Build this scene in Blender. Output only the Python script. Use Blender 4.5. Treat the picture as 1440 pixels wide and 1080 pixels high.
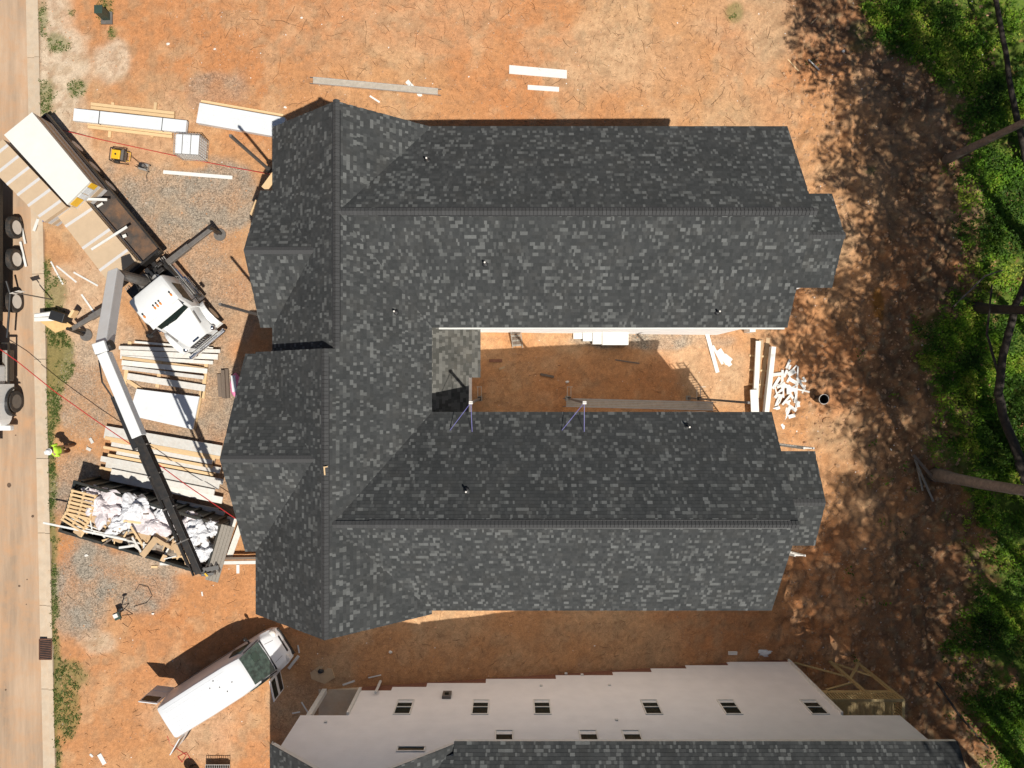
import bpy, math, random
import numpy as np
from mathutils import Vector, Matrix, noise as mnoise

random.seed(11)
rng = np.random.default_rng(5)
for o in list(bpy.data.objects):
    bpy.data.objects.remove(o)
scene = bpy.context.scene
C = scene.collection

# ------------------------------------------------------------------ camera, sky, sun, exposure
CAM_H, F = 36.0, 1030.0
cam = bpy.data.cameras.new('camera')
cam.sensor_width = 36.0
cam.lens = 36.0 * F / 1440.0
cam.clip_start = 0.5
cam.clip_end = 3000
cam_o = bpy.data.objects.new('camera', cam)
cam_o.location = (0, 0, CAM_H)
C.objects.link(cam_o)
scene.camera = cam_o

SX, SY = 0.33, -0.40                      # horizontal run towards the sun per metre of height
world = bpy.data.worlds.new('World')
scene.world = world
world.use_nodes = True
wn = world.node_tree
wn.nodes.clear()
sky = wn.nodes.new('ShaderNodeTexSky')
sky.sky_type = 'NISHITA'
sky.sun_disc = False
sky.sun_elevation = math.atan(1 / math.hypot(SX, SY))
sky.sun_rotation = math.atan2(SX, SY)
bg = wn.nodes.new('ShaderNodeBackground')
bg.inputs['Strength'].default_value = 0.05
wo = wn.nodes.new('ShaderNodeOutputWorld')
wn.links.new(sky.outputs[0], bg.inputs[0])
wn.links.new(bg.outputs[0], wo.inputs[0])

sun = bpy.data.lights.new('sun', 'SUN')
sun.energy = 5.0
sun.angle = math.radians(0.53)
sun.color = (1.0, 0.955, 0.88)
sun_o = bpy.data.objects.new('sun', sun)
sun_o.rotation_euler = Vector((SX, SY, 1)).to_track_quat('Z', 'Y').to_euler()
sun_o.location = (10, -12, 60)
C.objects.link(sun_o)

vs = scene.view_settings
vs.view_transform = 'Standard'
vs.look = 'None'
vs.gamma = 1
vs.use_curve_mapping = False
vs.exposure = 0.08

# ------------------------------------------------------------------ helpers: positions
def T(x, y=0.0):
    """ground height: level by the street, falling towards the wood"""
    t = min(max((x + 9.0) / 24.5, 0.0), 1.0)
    z = -4.0 * t
    if x > 15.5:
        z -= 0.3 * min((x - 15.5) / 6.0, 1.0)
    return z

def P(px, py, z):
    D = CAM_H - z
    return Vector(((px - 720) * D / F, (540 - py) * D / F, z))

def G(px, py, h=0.0):
    z = h
    for _ in range(12):
        p = P(px, py, z)
        z = T(p.x) + h
    return P(px, py, z)

# ------------------------------------------------------------------ helpers: objects
WM = {}
def reg(o, m):
    WM[o.name] = m
    return o

def thing(name, label, cat, loc=(0, 0, 0), rotz=0.0, group=None, kind=None):
    o = bpy.data.objects.new(name, None)
    o.empty_display_size = 0.3
    o.location = loc
    o.rotation_euler = (0, 0, rotz)
    C.objects.link(o)
    o['label'] = label
    o['category'] = cat
    if group: o['group'] = group
    if kind: o['kind'] = kind
    reg(o, Matrix.Translation(Vector(loc)) @ Matrix.Rotation(rotz, 4, 'Z'))
    return o

def tag(o, label, cat, group=None, kind=None):
    if label: o['label'] = label
    if cat: o['category'] = cat
    if group: o['group'] = group
    if kind: o['kind'] = kind
    return o

BOXF = [(0, 3, 2, 1), (4, 5, 6, 7), (0, 1, 5, 4), (1, 2, 6, 5), (2, 3, 7, 6), (3, 0, 4, 7)]

class MB:
    def __init__(s):
        s.v = []; s.f = []; s.tone = []
    def add(s, vs_, fs, tone=0.0):
        b = len(s.v)
        s.v += [tuple(v) for v in vs_]
        s.f += [tuple(b + i for i in f) for f in fs]
        s.tone += [tone] * len(fs)
        return s
    def box(s, c, d, rz=0.0, m=None, tone=0.0):
        x, y, z = d[0] / 2, d[1] / 2, d[2] / 2
        vs_ = [Vector((a, b, cc)) for cc in (-z, z) for a, b in ((-x, -y), (x, -y), (x, y), (-x, y))]
        M_ = m if m is not None else Matrix.Rotation(rz, 3, 'Z')
        return s.add([M_ @ v + Vector(c) for v in vs_], BOXF, tone)
    def bar(s, p0, p1, w, h, up=(0, 0, 1), tone=0.0):
        p0, p1 = Vector(p0), Vector(p1)
        d = (p1 - p0).normalized()
        up = Vector(up)
        if abs(d.dot(up)) > 0.98: up = Vector((0, 1, 0))
        a = d.cross(up).normalized() * w / 2
        b = a.cross(d).normalized() * h / 2
        vs_ = [p0 - a - b, p0 + a - b, p0 + a + b, p0 - a + b, p1 - a - b, p1 + a - b, p1 + a + b, p1 - a + b]
        return s.add(vs_, [(0, 1, 2, 3), (7, 6, 5, 4), (0, 4, 5, 1), (1, 5, 6, 2), (2, 6, 7, 3), (3, 7, 4, 0)], tone)
    def tube(s, pts, r, n=8, cap=True):
        pts = [Vector(p) for p in pts]
        rs = r if isinstance(r, (list, tuple)) else [r] * len(pts)
        rings = []
        ref = None
        for i, p in enumerate(pts):
            d = (pts[min(i + 1, len(pts) - 1)] - pts[max(i - 1, 0)]).normalized()
            if ref is None:
                ref = Vector((0, 0, 1)) if abs(d.z) < 0.9 else Vector((1, 0, 0))
            a = (ref - d * ref.dot(d)).normalized()
            ref = a
            b = d.cross(a)
            rings.append([p + (a * math.cos(t) + b * math.sin(t)) * rs[i]
                          for t in [2 * math.pi * k / n for k in range(n)]])
        vs_ = [v for ring in rings for v in ring]
        fs = []
        for i in range(len(rings) - 1):
            for k in range(n):
                k2 = (k + 1) % n
                fs.append((i * n + k, i * n + k2, (i + 1) * n + k2, (i + 1) * n + k))
        if cap:
            fs.append(tuple(range(n - 1, -1, -1)))
            fs.append(tuple((len(rings) - 1) * n + k for k in range(n)))
        return s.add(vs_, fs)
    def prism(s, pts, z0, z1):
        n = len(pts)
        vs_ = [(x, y, z0) for x, y in pts] + [(x, y, z1) for x, y in pts]
        fs = [tuple(range(n - 1, -1, -1)), tuple(range(n, 2 * n))]
        fs += [(i, (i + 1) % n, n + (i + 1) % n, n + i) for i in range(n)]
        return s.add(vs_, fs)
    def slab(s, quad, t):
        """four points of a top face, thickness t downwards"""
        q = [Vector(p) for p in quad]
        n = (q[1] - q[0]).cross(q[3] - q[0]).normalized()
        if n.z < 0:
            q.reverse(); n = -n
        lo = [p - n * t for p in q]
        return s.add(lo + q, BOXF)
    def blob(s, c, r, nu=10, nv=7, amp=0.0, seed=0.0, rz=0.0, fr=1.6):
        c = Vector(c)
        R_ = Matrix.Rotation(rz, 3, 'Z')
        vs_ = []
        for j in range(nv + 1):
            ph = math.pi * j / nv
            for i in range(nu):
                th = 2 * math.pi * i / nu
                d = Vector((math.sin(ph) * math.cos(th), math.sin(ph) * math.sin(th), math.cos(ph)))
                k = 1 + amp * mnoise.noise(d * fr + Vector((seed, seed * 1.7, seed * .3)))
                vs_.append(c + R_ @ Vector((d.x * r[0] * k, d.y * r[1] * k, d.z * r[2] * k)))
        fs = [(j * nu + i, j * nu + (i + 1) % nu, (j + 1) * nu + (i + 1) % nu, (j + 1) * nu + i)
              for j in range(nv) for i in range(nu)]
        return s.add(vs_, [f[::-1] for f in fs])
    def loft(s, rings, cap=True):
        n = len(rings[0])
        vs_ = [v for r_ in rings for v in r_]
        fs = []
        for i in range(len(rings) - 1):
            for k in range(n):
                k2 = (k + 1) % n
                fs.append((i * n + k, i * n + k2, (i + 1) * n + k2, (i + 1) * n + k))
        if cap:
            fs.append(tuple(range(n - 1, -1, -1)))
            fs.append(tuple((len(rings) - 1) * n + k for k in range(n)))
        return s.add(vs_, fs)
    def build(s, name, mat, parent=None, local=False, loc=None, smooth=False, bevel=0.0, rotz=0.0):
        me = bpy.data.meshes.new(name)
        vs_ = s.v
        o = bpy.data.objects.new(name, me)
        C.objects.link(o)
        if parent is not None:
            M_ = WM[parent.name]
            if not local:
                inv = M_.inverted()
                vs_ = [inv @ Vector(v) for v in vs_]
            o.parent = parent
            reg(o, M_)
        elif loc is not None:
            M_ = Matrix.Translation(Vector(loc)) @ Matrix.Rotation(rotz, 4, 'Z')
            if not local:
                inv = M_.inverted()
                vs_ = [inv @ Vector(v) for v in vs_]
            o.location = loc
            o.rotation_euler = (0, 0, rotz)
            reg(o, M_)
        else:
            reg(o, Matrix.Identity(4))
        me.from_pydata([tuple(v) for v in vs_], [], s.f)
        if any(s.tone):
            at = me.attributes.new('tone', 'FLOAT', 'FACE')
            at.data.foreach_set('value', np.array(s.tone, dtype=np.float32))
        me.materials.append(mat)
        me.update()
        if smooth:
            me.polygons.foreach_set('use_smooth', [True] * len(me.polygons))
        if bevel:
            b = o.modifiers.new('bevel', 'BEVEL')
            b.width = bevel; b.segments = 2; b.limit_method = 'ANGLE'; b.angle_limit = 0.6
        return o

def mesh_np(name, verts, faces_n, mat, tone=None, attr='tone'):
    """quads or tris mesh from numpy arrays: verts (N,3), faces (M,k)"""
    me = bpy.data.meshes.new(name)
    M_, k = faces_n.shape
    me.vertices.add(len(verts)); me.vertices.foreach_set('co', verts.astype(np.float32).ravel())
    me.loops.add(M_ * k); me.loops.foreach_set('vertex_index', faces_n.astype(np.int32).ravel())
    me.polygons.add(M_)
    me.polygons.foreach_set('loop_start', np.arange(0, M_ * k, k, dtype=np.int32))
    me.polygons.foreach_set('use_smooth', np.zeros(M_, dtype=bool))
    if tone is not None:
        a = me.attributes.new(attr, 'FLOAT', 'FACE')
        a.data.foreach_set('value', tone.astype(np.float32))
    me.update(calc_edges=True)
    me.materials.append(mat)
    o = bpy.data.objects.new(name, me)
    C.objects.link(o)
    reg(o, Matrix.Identity(4))
    return o

# ------------------------------------------------------------------ helpers: materials
def new_mat(name):
    m = bpy.data.materials.new(name)
    m.use_nodes = True
    nt = m.node_tree
    return m, nt, nt.nodes['Principled BSDF']

def N(nt, t, **kw):
    n = nt.nodes.new(t)
    for k, v in kw.items():
        setattr(n, k, v)
    return n

def mat(name, col, rough=0.7, var=0.18, scale=4.0, bump=0.0, bscale=40.0, metal=0.0, dirt=None, dirt_amt=0.0, rand=0.0, stretch=None):
    m, nt, b = new_mat(name)
    L = nt.links.new
    tc = N(nt, 'ShaderNodeTexCoord')
    geo = N(nt, 'ShaderNodeNewGeometry')
    src = geo.outputs['Position']
    if stretch:
        mp = N(nt, 'ShaderNodeMapping'); mp.inputs['Scale'].default_value = stretch
        L(tc.outputs['Object'], mp.inputs[0]); src = mp.outputs[0]
    no = N(nt, 'ShaderNodeTexNoise'); no.inputs['Scale'].default_value = scale
    no.inputs['Detail'].default_value = 8; no.inputs['Roughness'].default_value = .65
    L(src, no.inputs['Vector'])
    mr = N(nt, 'ShaderNodeMapRange')
    mr.inputs['From Min'].default_value = .3; mr.inputs['From Max'].default_value = .7
    mr.inputs['To Min'].default_value = 1 - var; mr.inputs['To Max'].default_value = 1 + var
    L(no.outputs['Fac'], mr.inputs['Value'])
    fac = mr.outputs[0]
    if rand:
        oi = N(nt, 'ShaderNodeObjectInfo')
        r2 = N(nt, 'ShaderNodeMapRange')
        r2.inputs['To Min'].default_value = 1 - rand; r2.inputs['To Max'].default_value = 1 + rand
        L(oi.outputs['Random'], r2.inputs['Value'])
        mu = N(nt, 'ShaderNodeMath', operation='MULTIPLY'); L(fac, mu.inputs[0]); L(r2.outputs[0], mu.inputs[1])
        fac = mu.outputs[0]
    vm = N(nt, 'ShaderNodeVectorMath', operation='SCALE')
    vm.inputs[0].default_value = col[:3]
    L(fac, vm.inputs['Scale'])
    out = vm.outputs[0]
    if dirt:
        n2 = N(nt, 'ShaderNodeTexNoise'); n2.inputs['Scale'].default_value = scale * .6
        n2.inputs['Detail'].default_value = 10; n2.inputs['Roughness'].default_value = .7
        L(geo.outputs['Position'], n2.inputs['Vector'])
        m3 = N(nt, 'ShaderNodeMapRange'); m3.inputs['From Min'].default_value = .45; m3.inputs['From Max'].default_value = .7
        m3.inputs['To Max'].default_value = dirt_amt
        L(n2.outputs['Fac'], m3.inputs['Value'])
        mx = N(nt, 'ShaderNodeMix', data_type='RGBA')
        L(m3.outputs[0], mx.inputs['Factor']); L(out, mx.inputs['A']); mx.inputs['B'].default_value = (*dirt, 1)
        out = mx.outputs['Result']
    L(out, b.inputs['Base Color'])
    b.inputs['Roughness'].default_value = rough
    b.inputs['Metallic'].default_value = metal
    if bump:
        n3 = N(nt, 'ShaderNodeTexNoise'); n3.inputs['Scale'].default_value = bscale; n3.inputs['Detail'].default_value = 4
        L(src, n3.inputs['Vector'])
        bp = N(nt, 'ShaderNodeBump'); bp.inputs['Strength'].default_value = bump; bp.inputs['Distance'].default_value = .02
        L(n3.outputs['Fac'], bp.inputs['Height']); L(bp.outputs[0], b.inputs['Normal'])
    return m

DUST = (.42, .26, .15)
M = {}
M['white_paint'] = mat('white_paint', (.70, .71, .70), .35, .04, 2, dirt=(.55, .45, .35), dirt_amt=.12)
M['van_paint'] = mat('van_paint', (.70, .71, .72), .3, .03, 1.2, dirt=(.62, .56, .48), dirt_amt=.10)
M['trim_white'] = mat('trim_white', (.66, .65, .61), .6, .06, 5, rand=.06)
M['primed_board'] = mat('primed_board', (.62, .60, .55), .7, .10, 6, rand=.14, dirt=DUST, dirt_amt=.22)
M['wrap_white'] = mat('wrap_white', (.66, .68, .69), .45, .08, 3, bump=.3, bscale=9)
M['pine'] = mat('pine', (.62, .43, .23), .75, .15, 9, rand=.14, stretch=(1, 8, 8))
M['treated'] = mat('treated', (.38, .28, .13), .75, .15, 9, rand=.12)
M['plywood'] = mat('plywood', (.60, .38, .16), .75, .14, 5)
M['old_wood'] = mat('old_wood', (.16, .12, .09), .85, .25, 8, rand=.15, stretch=(1, 10, 10), bump=.4)
M['grey_wood'] = mat('grey_wood', (.27, .24, .20), .85, .3, 8, stretch=(1, 10, 10), bump=.4)
M['drywall_white'] = mat('drywall_white', (.66, .65, .60), .8, .04, 2)
M['drywall_tan'] = mat('drywall_tan', (.50, .37, .24), .85, .06, 2.5)
M['paper_band'] = mat('paper_band', (.55, .53, .51), .7, .05, 3)
M['black_steel'] = mat('black_steel', (.018, .017, .016), .45, .3, 6, dirt=(.12, .08, .05), dirt_amt=.25)
M['grey_steel'] = mat('grey_steel', (.13, .12, .11), .45, .2, 6, dirt=(.2, .14, .09), dirt_amt=.3)
M['aluminium'] = mat('aluminium', (.55, .53, .49), .35, .12, 5, metal=.6)
M['alu_dusty'] = mat('alu_dusty', (.50, .44, .36), .55, .14, 6, metal=.2)
M['chrome'] = mat('chrome', (.75, .75, .75), .12, .05, 5, metal=1.0)
M['rubber'] = mat('rubber', (.022, .021, .020), .8, .2, 8, dirt=(.2, .13, .08), dirt_amt=.35)
M['black_plastic'] = mat('black_plastic', (.016, .016, .017), .5, .2, 8)
M['glass_dark'] = mat('glass_dark', (.012, .020, .018), .05, .1, 3)
M['glass_dark'].node_tree.nodes['Principled BSDF'].inputs['IOR'].default_value = 1.22
M['glass_van'] = mat('glass_van', (.04, .065, .052), .06, .85, 5)  # strong tint blotches paint reflections and seat shapes into the glass
M['yellow'] = mat('yellow', (.72, .42, .02), .4, .08, 4)
M['orange'] = mat('orange', (.80, .22, .02), .4, .05, 4)
M['red_hose'] = mat('red_hose', (.48, .03, .03), .5, .1, 4)
M['purple'] = mat('purple', (.16, .15, .42), .5, .1, 4)
M['blue_print'] = mat('blue_print', (.06, .14, .42), .6, .1, 4)
M['pink'] = mat('pink', (.75, .22, .38), .6, .15, 4)
M['lime'] = mat('lime', (.50, .80, .05), .7, .1, 6)
M['skin'] = mat('skin', (.35, .19, .12), .6, .05, 6)
M['cloth_brown'] = mat('cloth_brown', (.20, .10, .05), .85, .15, 8)
M['green_box'] = mat('green_box', (.035, .06, .045), .5, .15, 5)
M['cardboard'] = mat('cardboard', (.48, .33, .19), .85, .1, 4, rand=.12)
M['plastic_film'] = mat('plastic_film', (.66, .66, .67), .3, .14, 4, bump=1.0, bscale=7)
M['film_pink'] = mat('film_pink', (.66, .60, .60), .35, .16, 4, bump=1.0, bscale=6)
M['rust'] = mat('rust', (.13, .06, .035), .85, .35, 5)
M['dumpster'] = mat('dumpster', (.012, .016, .014), .6, .3, 3, dirt=(.12, .08, .05), dirt_amt=.4)
M['bark'] = mat('bark', (.20, .165, .135), .9, .35, 5, bump=1.0, bscale=14)
M['bark_dark'] = mat('bark_dark', (.045, .035, .027), .95, .35, 5, bump=1.0, bscale=14)
M['bed_floor'] = mat('bed_floor', (.055, .045, .038), .8, .35, 2, dirt=(.22, .11, .05), dirt_amt=.7)
M['stone'] = mat('stone', (.38, .32, .25), .9, .2, 8)
M['twig'] = mat('twig', (.14, .075, .04), .9, .3, 3)
M['litter'] = mat('litter', (.72, .68, .62), .8, .1, 3)
M['brick'] = mat('brick', (.20, .085, .05), .9, .25, 8)

def attr_mat(name, ramp, rough=.9, nscale=60., nvar=.15, big=0.0, translucent=0.0, attr='tone', dust=0.0):
    m, nt, b = new_mat(name)
    L = nt.links.new
    a = N(nt, 'ShaderNodeAttribute'); a.attribute_name = attr
    cr = N(nt, 'ShaderNodeValToRGB')
    el = cr.color_ramp.elements
    el[0].position = ramp[0][0]; el[0].color = (*ramp[0][1], 1)
    el[1].position = ramp[-1][0]; el[1].color = (*ramp[-1][1], 1)
    for p, c in ramp[1:-1]:
        e = el.new(p); e.color = (*c, 1)
    L(a.outputs['Fac'], cr.inputs[0])
    geo = N(nt, 'ShaderNodeNewGeometry')
    no = N(nt, 'ShaderNodeTexNoise'); no.inputs['Scale'].default_value = nscale; no.inputs['Detail'].default_value = 3
    L(geo.outputs['Position'], no.inputs['Vector'])
    mr = N(nt, 'ShaderNodeMapRange'); mr.inputs['From Min'].default_value = .25; mr.inputs['From Max'].default_value = .75
    mr.inputs['To Min'].default_value = 1 - nvar; mr.inputs['To Max'].default_value = 1 + nvar
    L(no.outputs['Fac'], mr.inputs['Value'])
    fac = mr.outputs[0]
    if big:
        n2 = N(nt, 'ShaderNodeTexNoise'); n2.inputs['Scale'].default_value = .6; n2.inputs['Detail'].default_value = 6
        L(geo.outputs['Position'], n2.inputs['Vector'])
        m2 = N(nt, 'ShaderNodeMapRange'); m2.inputs['From Min'].default_value = .3; m2.inputs['From Max'].default_value = .7
        m2.inputs['To Min'].default_value = 1 - big; m2.inputs['To Max'].default_value = 1 + big
        L(n2.outputs['Fac'], m2.inputs['Value'])
        mu = N(nt, 'ShaderNodeMath', operation='MULTIPLY'); L(fac, mu.inputs[0]); L(m2.outputs[0], mu.inputs[1])
        fac = mu.outputs[0]
    vm = N(nt, 'ShaderNodeVectorMath', operation='SCALE')
    L(cr.outputs[0], vm.inputs[0]); L(fac, vm.inputs['Scale'])
    out = vm.outputs[0]
    if dust:
        n4 = N(nt, 'ShaderNodeTexNoise'); n4.inputs['Scale'].default_value = 1.1; n4.inputs['Detail'].default_value = 8
        n4.inputs['Roughness'].default_value = .7
        L(geo.outputs['Position'], n4.inputs['Vector'])
        m4 = N(nt, 'ShaderNodeMapRange'); m4.inputs['From Min'].default_value = .48; m4.inputs['From Max'].default_value = .75
        m4.inputs['To Max'].default_value = dust
        L(n4.outputs['Fac'], m4.inputs['Value'])
        mx = N(nt, 'ShaderNodeMix', data_type='RGBA')
        L(m4.outputs[0], mx.inputs['Factor']); L(out, mx.inputs['A']); mx.inputs['B'].default_value = (.16, .14, .11, 1)
        out = mx.outputs['Result']
    L(out, b.inputs['Base Color'])
    b.inputs['Roughness'].default_value = rough
    b.inputs['Specular IOR Level'].default_value = .25
    if translucent:
        tr = N(nt, 'ShaderNodeBsdfTranslucent'); L(out, tr.inputs[0])
        ms = N(nt, 'ShaderNodeMixShader'); ms.inputs[0].default_value = translucent
        L(b.outputs[0], ms.inputs[1]); L(tr.outputs[0], ms.inputs[2])
        L(ms.outputs[0], nt.nodes['Material Output'].inputs[0])
    return m

SH_RAMP = [(0.0, (.035, .037, .037)), (.45, (.049, .051, .051)), (.62, (.061, .063, .062)), (.8, (.088, .091, .088)), (1.0, (.122, .125, .121))]
M['shingle'] = attr_mat('shingle', SH_RAMP, .95, 55, .22, .10, dust=.10)
M['shingle_dusty'] = attr_mat('shingle_dusty', [(0.0, (.052, .052, .046)), (.6, (.078, .077, .070)), (1.0, (.14, .137, .124))], .95, 55, .22, .15, dust=.35)
M['shingle_light'] = mat('shingle_light', (.108, .111, .107), .95, .22, 50, rand=.22)
M['ridge_shingle'] = mat('ridge_shingle', (.055, .055, .055), .95, .22, 45, rand=.12)
M['roof_deck'] = mat('roof_deck', (.03, .03, .03), .9, .2, 8)
M['leaf_ground'] = attr_mat('leaf_ground', [(0.0, (.03, .07, .008)), (.5, (.10, .22, .015)), (.85, (.24, .40, .025)), (1.0, (.40, .42, .06))], .6, 8, .2, .25, .35)
M['grass_blade'] = attr_mat('grass_blade', [(0.0, (.045, .08, .015)), (.6, (.10, .15, .03)), (1.0, (.26, .24, .11))], .7, 8, .2, .2, .3)
M['leaf_tree'] = attr_mat('leaf_tree', [(0.0, (.02, .05, .01)), (1.0, (.07, .12, .02))], .6, 8, .2, .2, .2)

def siding_mat(name, col, lap=.15):
    m, nt, b = new_mat(name)
    L = nt.links.new
    geo = N(nt, 'ShaderNodeNewGeometry')
    sp = N(nt, 'ShaderNodeSeparateXYZ'); L(geo.outputs['Position'], sp.inputs[0])
    dv = N(nt, 'ShaderNodeMath', operation='DIVIDE'); L(sp.outputs['Z'], dv.inputs[0]); dv.inputs[1].default_value = lap
    fr = N(nt, 'ShaderNodeMath', operation='FRACT'); L(dv.outputs[0], fr.inputs[0])
    bp = N(nt, 'ShaderNodeBump'); bp.inputs['Strength'].default_value = .8; bp.inputs['Distance'].default_value = .06
    bp.invert = True
    L(fr.outputs[0], bp.inputs['Height']); L(bp.outputs[0], b.inputs['Normal'])
    no = N(nt, 'ShaderNodeTexNoise'); no.inputs['Scale'].default_value = 1.2; no.inputs['Detail'].default_value = 9
    L(geo.outputs['Position'], no.inputs['Vector'])
    mr = N(nt, 'ShaderNodeMapRange'); mr.inputs['To Min'].default_value = .88; mr.inputs['To Max'].default_value = 1.1
    L(no.outputs['Fac'], mr.inputs['Value'])
    vm = N(nt, 'ShaderNodeVectorMath', operation='SCALE'); vm.inputs[0].default_value = col
    L(mr.outputs[0], vm.inputs['Scale']); L(vm.outputs[0], b.inputs['Base Color'])
    b.inputs['Roughness'].default_value = .6
    return m
M['siding'] = siding_mat('siding', (.82, .79, .765))

# ------------------------------------------------------------------ numpy value noise
TAB = rng.random((512, 512))
def vn(x, y):
    xi = np.floor(x).astype(int); yi = np.floor(y).astype(int)
    fx = x - xi; fy = y - yi
    fx = fx * fx * (3 - 2 * fx); fy = fy * fy * (3 - 2 * fy)
    a = TAB[xi % 512, yi % 512]; b = TAB[(xi + 1) % 512, yi % 512]
    c = TAB[xi % 512, (yi + 1) % 512]; d = TAB[(xi + 1) % 512, (yi + 1) % 512]
    return (a * (1 - fx) + b * fx) * (1 - fy) + (c * (1 - fx) + d * fx) * fy
def fbm(x, y, s, o=5, off=0.0):
    r = 0; amp = .5; tot = 0
    for k in range(o):
        r = r + amp * vn(x * s + 17.3 * k + off, y * s - 9.1 * k + off * 2); tot += amp
        s *= 2.03; amp *= .5
    return r / tot
def sstep(a, b, x):
    t = np.clip((x - a) / (b - a), 0, 1)
    return t * t * (3 - 2 * t)
def Tn(x):
    t = np.clip((x + 9) / 24.5, 0, 1)
    return -4 * t - .3 * np.clip((x - 15.5) / 6, 0, 1)

KERB = lambda y: -22.87 - .0225 * y            # right edge of the kerb
# green edge of the wood in photo rows
GE_Y = [-300, 0, 60, 120, 170, 250, 330, 400, 450, 540, 640, 700, 760, 850, 900, 960, 1080, 1400]
GE_X = [1200, 1225, 1245, 1325, 1350, 1352, 1362, 1372, 1322, 1308, 1345, 1372, 1365, 1360, 1352, 1370, 1385, 1390]

def ground_maps(x, y):
    z = Tn(x)
    px = 720 + x * F / (CAM_H - z); py = 540 - y * F / (CAM_H - z)
    wob = (fbm(x, y, .5, 5, 3.0) - .5) * 2
    wob2 = (fbm(x, y, 1.6, 4, 31.0) - .5) * 2
    def ell(cx, cy, rx, ry, w=.55, soft=.22):
        r = np.sqrt(((px - cx) / rx) ** 2 + ((py - cy) / ry) ** 2) + wob * w + wob2 * .2
        return sstep(1 + soft, 1 - soft, r)
    grav = np.zeros_like(x)
    for c, k in [((225, 290, 75, 60), .95), ((300, 275, 70, 45), .9), ((270, 380, 75, 60), .75), ((325, 430, 40, 60), .6), ((255, 520, 90, 80), .7),
              ((120, 560, 45, 80), .7), ((105, 700, 40, 90), .85), ((115, 820, 55, 65), 1), ((185, 815, 55, 45), 1), ((230, 590, 90, 90), .8),
              ((310, 125, 40, 30), .6), ((250, 690, 120, 60), .6), ((910, 476, 90, 14), .95), ((1000, 478, 50, 12), .6), ((420, 1000, 35, 60), .4),
              ((20, 560, 0.1, 0.1), 0), ((300, 560, 60, 80), .8)]:
        grav = np.maximum(grav, ell(*c) * k)
    grav = grav * (.65 + .35 * sstep(.3, .6, fbm(x, y, .9, 4, 77)))
    pale = np.zeros_like(x)
    for c, k in [((75, 60, 40, 130), 1), ((160, 85, 25, 30), .9), ((80, 180, 45, 60), .7), ((130, 480, 45, 40), .6), ((95, 400, 50, 40), .5),
              ((220, 790, 60, 14), .6), ((280, 1010, 60, 50), .35), ((140, 905, 22, 16), .7), ((205, 200, 60, 60), .25),
              ((560, 25, 150, 60), .1), ((900, 90, 130, 45), .12), ((1050, 40, 90, 60), .15), ((1000, 500, 70, 50), .2)]:
        pale = np.maximum(pale, ell(*c, w=.95, soft=.4) * k)
    red = sstep(.42, .66, fbm(x, y, .16, 5, 11.0))
    for c, k in [((270, 60, 90, 70), 1), ((150, 1000, 90, 100), .8), ((300, 870, 140, 70), .9), ((180, 250, 50, 50), .6), ((1100, 640, 60, 40), .3),
              ((150, 780, 28, 40), .9)]:
        red = np.maximum(red, ell(*c) * k * .8)
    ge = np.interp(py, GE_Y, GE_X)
    wood = sstep(-190, -60, px - ge + wob * 60)               # litter covered soil, darkened to paint in the shade under the trees
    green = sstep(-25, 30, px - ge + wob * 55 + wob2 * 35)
    # grass verge behind the kerb
    dk = (x - KERB(y)) * 28.6
    wid = 2 + 9 * np.clip(wob + .2, 0, 1) + 32 * np.exp(-((py - 500) / 60.) ** 2) + 10 * np.exp(-((py - 960) / 60.) ** 2)
    verge = sstep(wid + 7, wid - 3, dk + wob2 * 8) * (dk > -4) * sstep(350, 372, py)
    for c in [(60, 25, 8, 26), (80, 60, 13, 14), (100, 18, 7, 7), (146, 18, 12, 16), (158, 45, 7, 9), (63, 140, 10, 18), (110, 125, 10, 8), (68, 378, 6, 6), (75, 410, 13, 20),
              (105, 950, 18, 14), (95, 1000, 12, 30), (1035, 18, 9, 13), (1225, 240, 8, 6), (1210, 45, 12, 10), (1215, 62, 14, 12)]:
        verge = np.maximum(verge, ell(*c, w=1.3, soft=.5) * .8)
    return px, py, wob, wob2, grav, pale, red, wood, green, verge

# ------------------------------------------------------------------ the ground
def axis(a, b, st, far):
    mid = list(np.arange(a, b + 1e-6, st))
    lo = []; hi = []
    d = st; v = a
    while v > -far:
        d *= 1.35; v -= d; lo.append(v)
    d = st; v = mid[-1]
    while v < far:
        d *= 1.35; v += d; hi.append(v)
    return np.array(lo[::-1] + mid + hi)
xs = axis(-27, 31, .115, 900); ys = axis(-21, 21, .115, 900)
X, Y = np.meshgrid(xs, ys, indexing='ij')
px, py, wob, wob2, grav, pale, red, wood, green, verge = ground_maps(X, Y)
Z = Tn(X)
rough_amt = .045 + .26 * sstep(11, 17, X) + .02 * sstep(-22, -10, X)
Z = Z + (fbm(X, Y, 1.3, 5, 5.) - .5) * 2 * rough_amt * (1 - .6 * grav)
Z = Z + (fbm(X, Y, .3, 3, 9.) - .5) * .9 * sstep(14, 20, X)
ruts = np.sin((X * .55 + Y * 1.0) * 3.2 + wob * 2.5) * .05 * sstep(12.5, 15, X) * sstep(22, 18, X)
Z = Z + ruts
Z = Z + np.abs(fbm(X, Y, 1.9, 3, 205.) - .5) * .55 * sstep(13, 16, X)
Z = np.where(X < KERB(Y) - .05, -.35, Z)
Z = np.where((X < KERB(Y) + .7) & (X >= KERB(Y) - .05), -.01 + (fbm(X, Y, 3., 3, 5.) - .5) * .03, Z)
n1 = fbm(X, Y, .35, 6, 41.); n2 = fbm(X, Y, 1.1, 5, 51.); n3 = fbm(X, Y, 4.0, 3, 61.)
def lerp(a, b, t): return a * (1 - t[..., None]) + np.array(b) * t[..., None]
col = np.ones(X.shape + (3,)) * np.array((.51, .265, .122))
col = lerp(col, (.54, .325, .172), sstep(.40, .66, n1))
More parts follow.
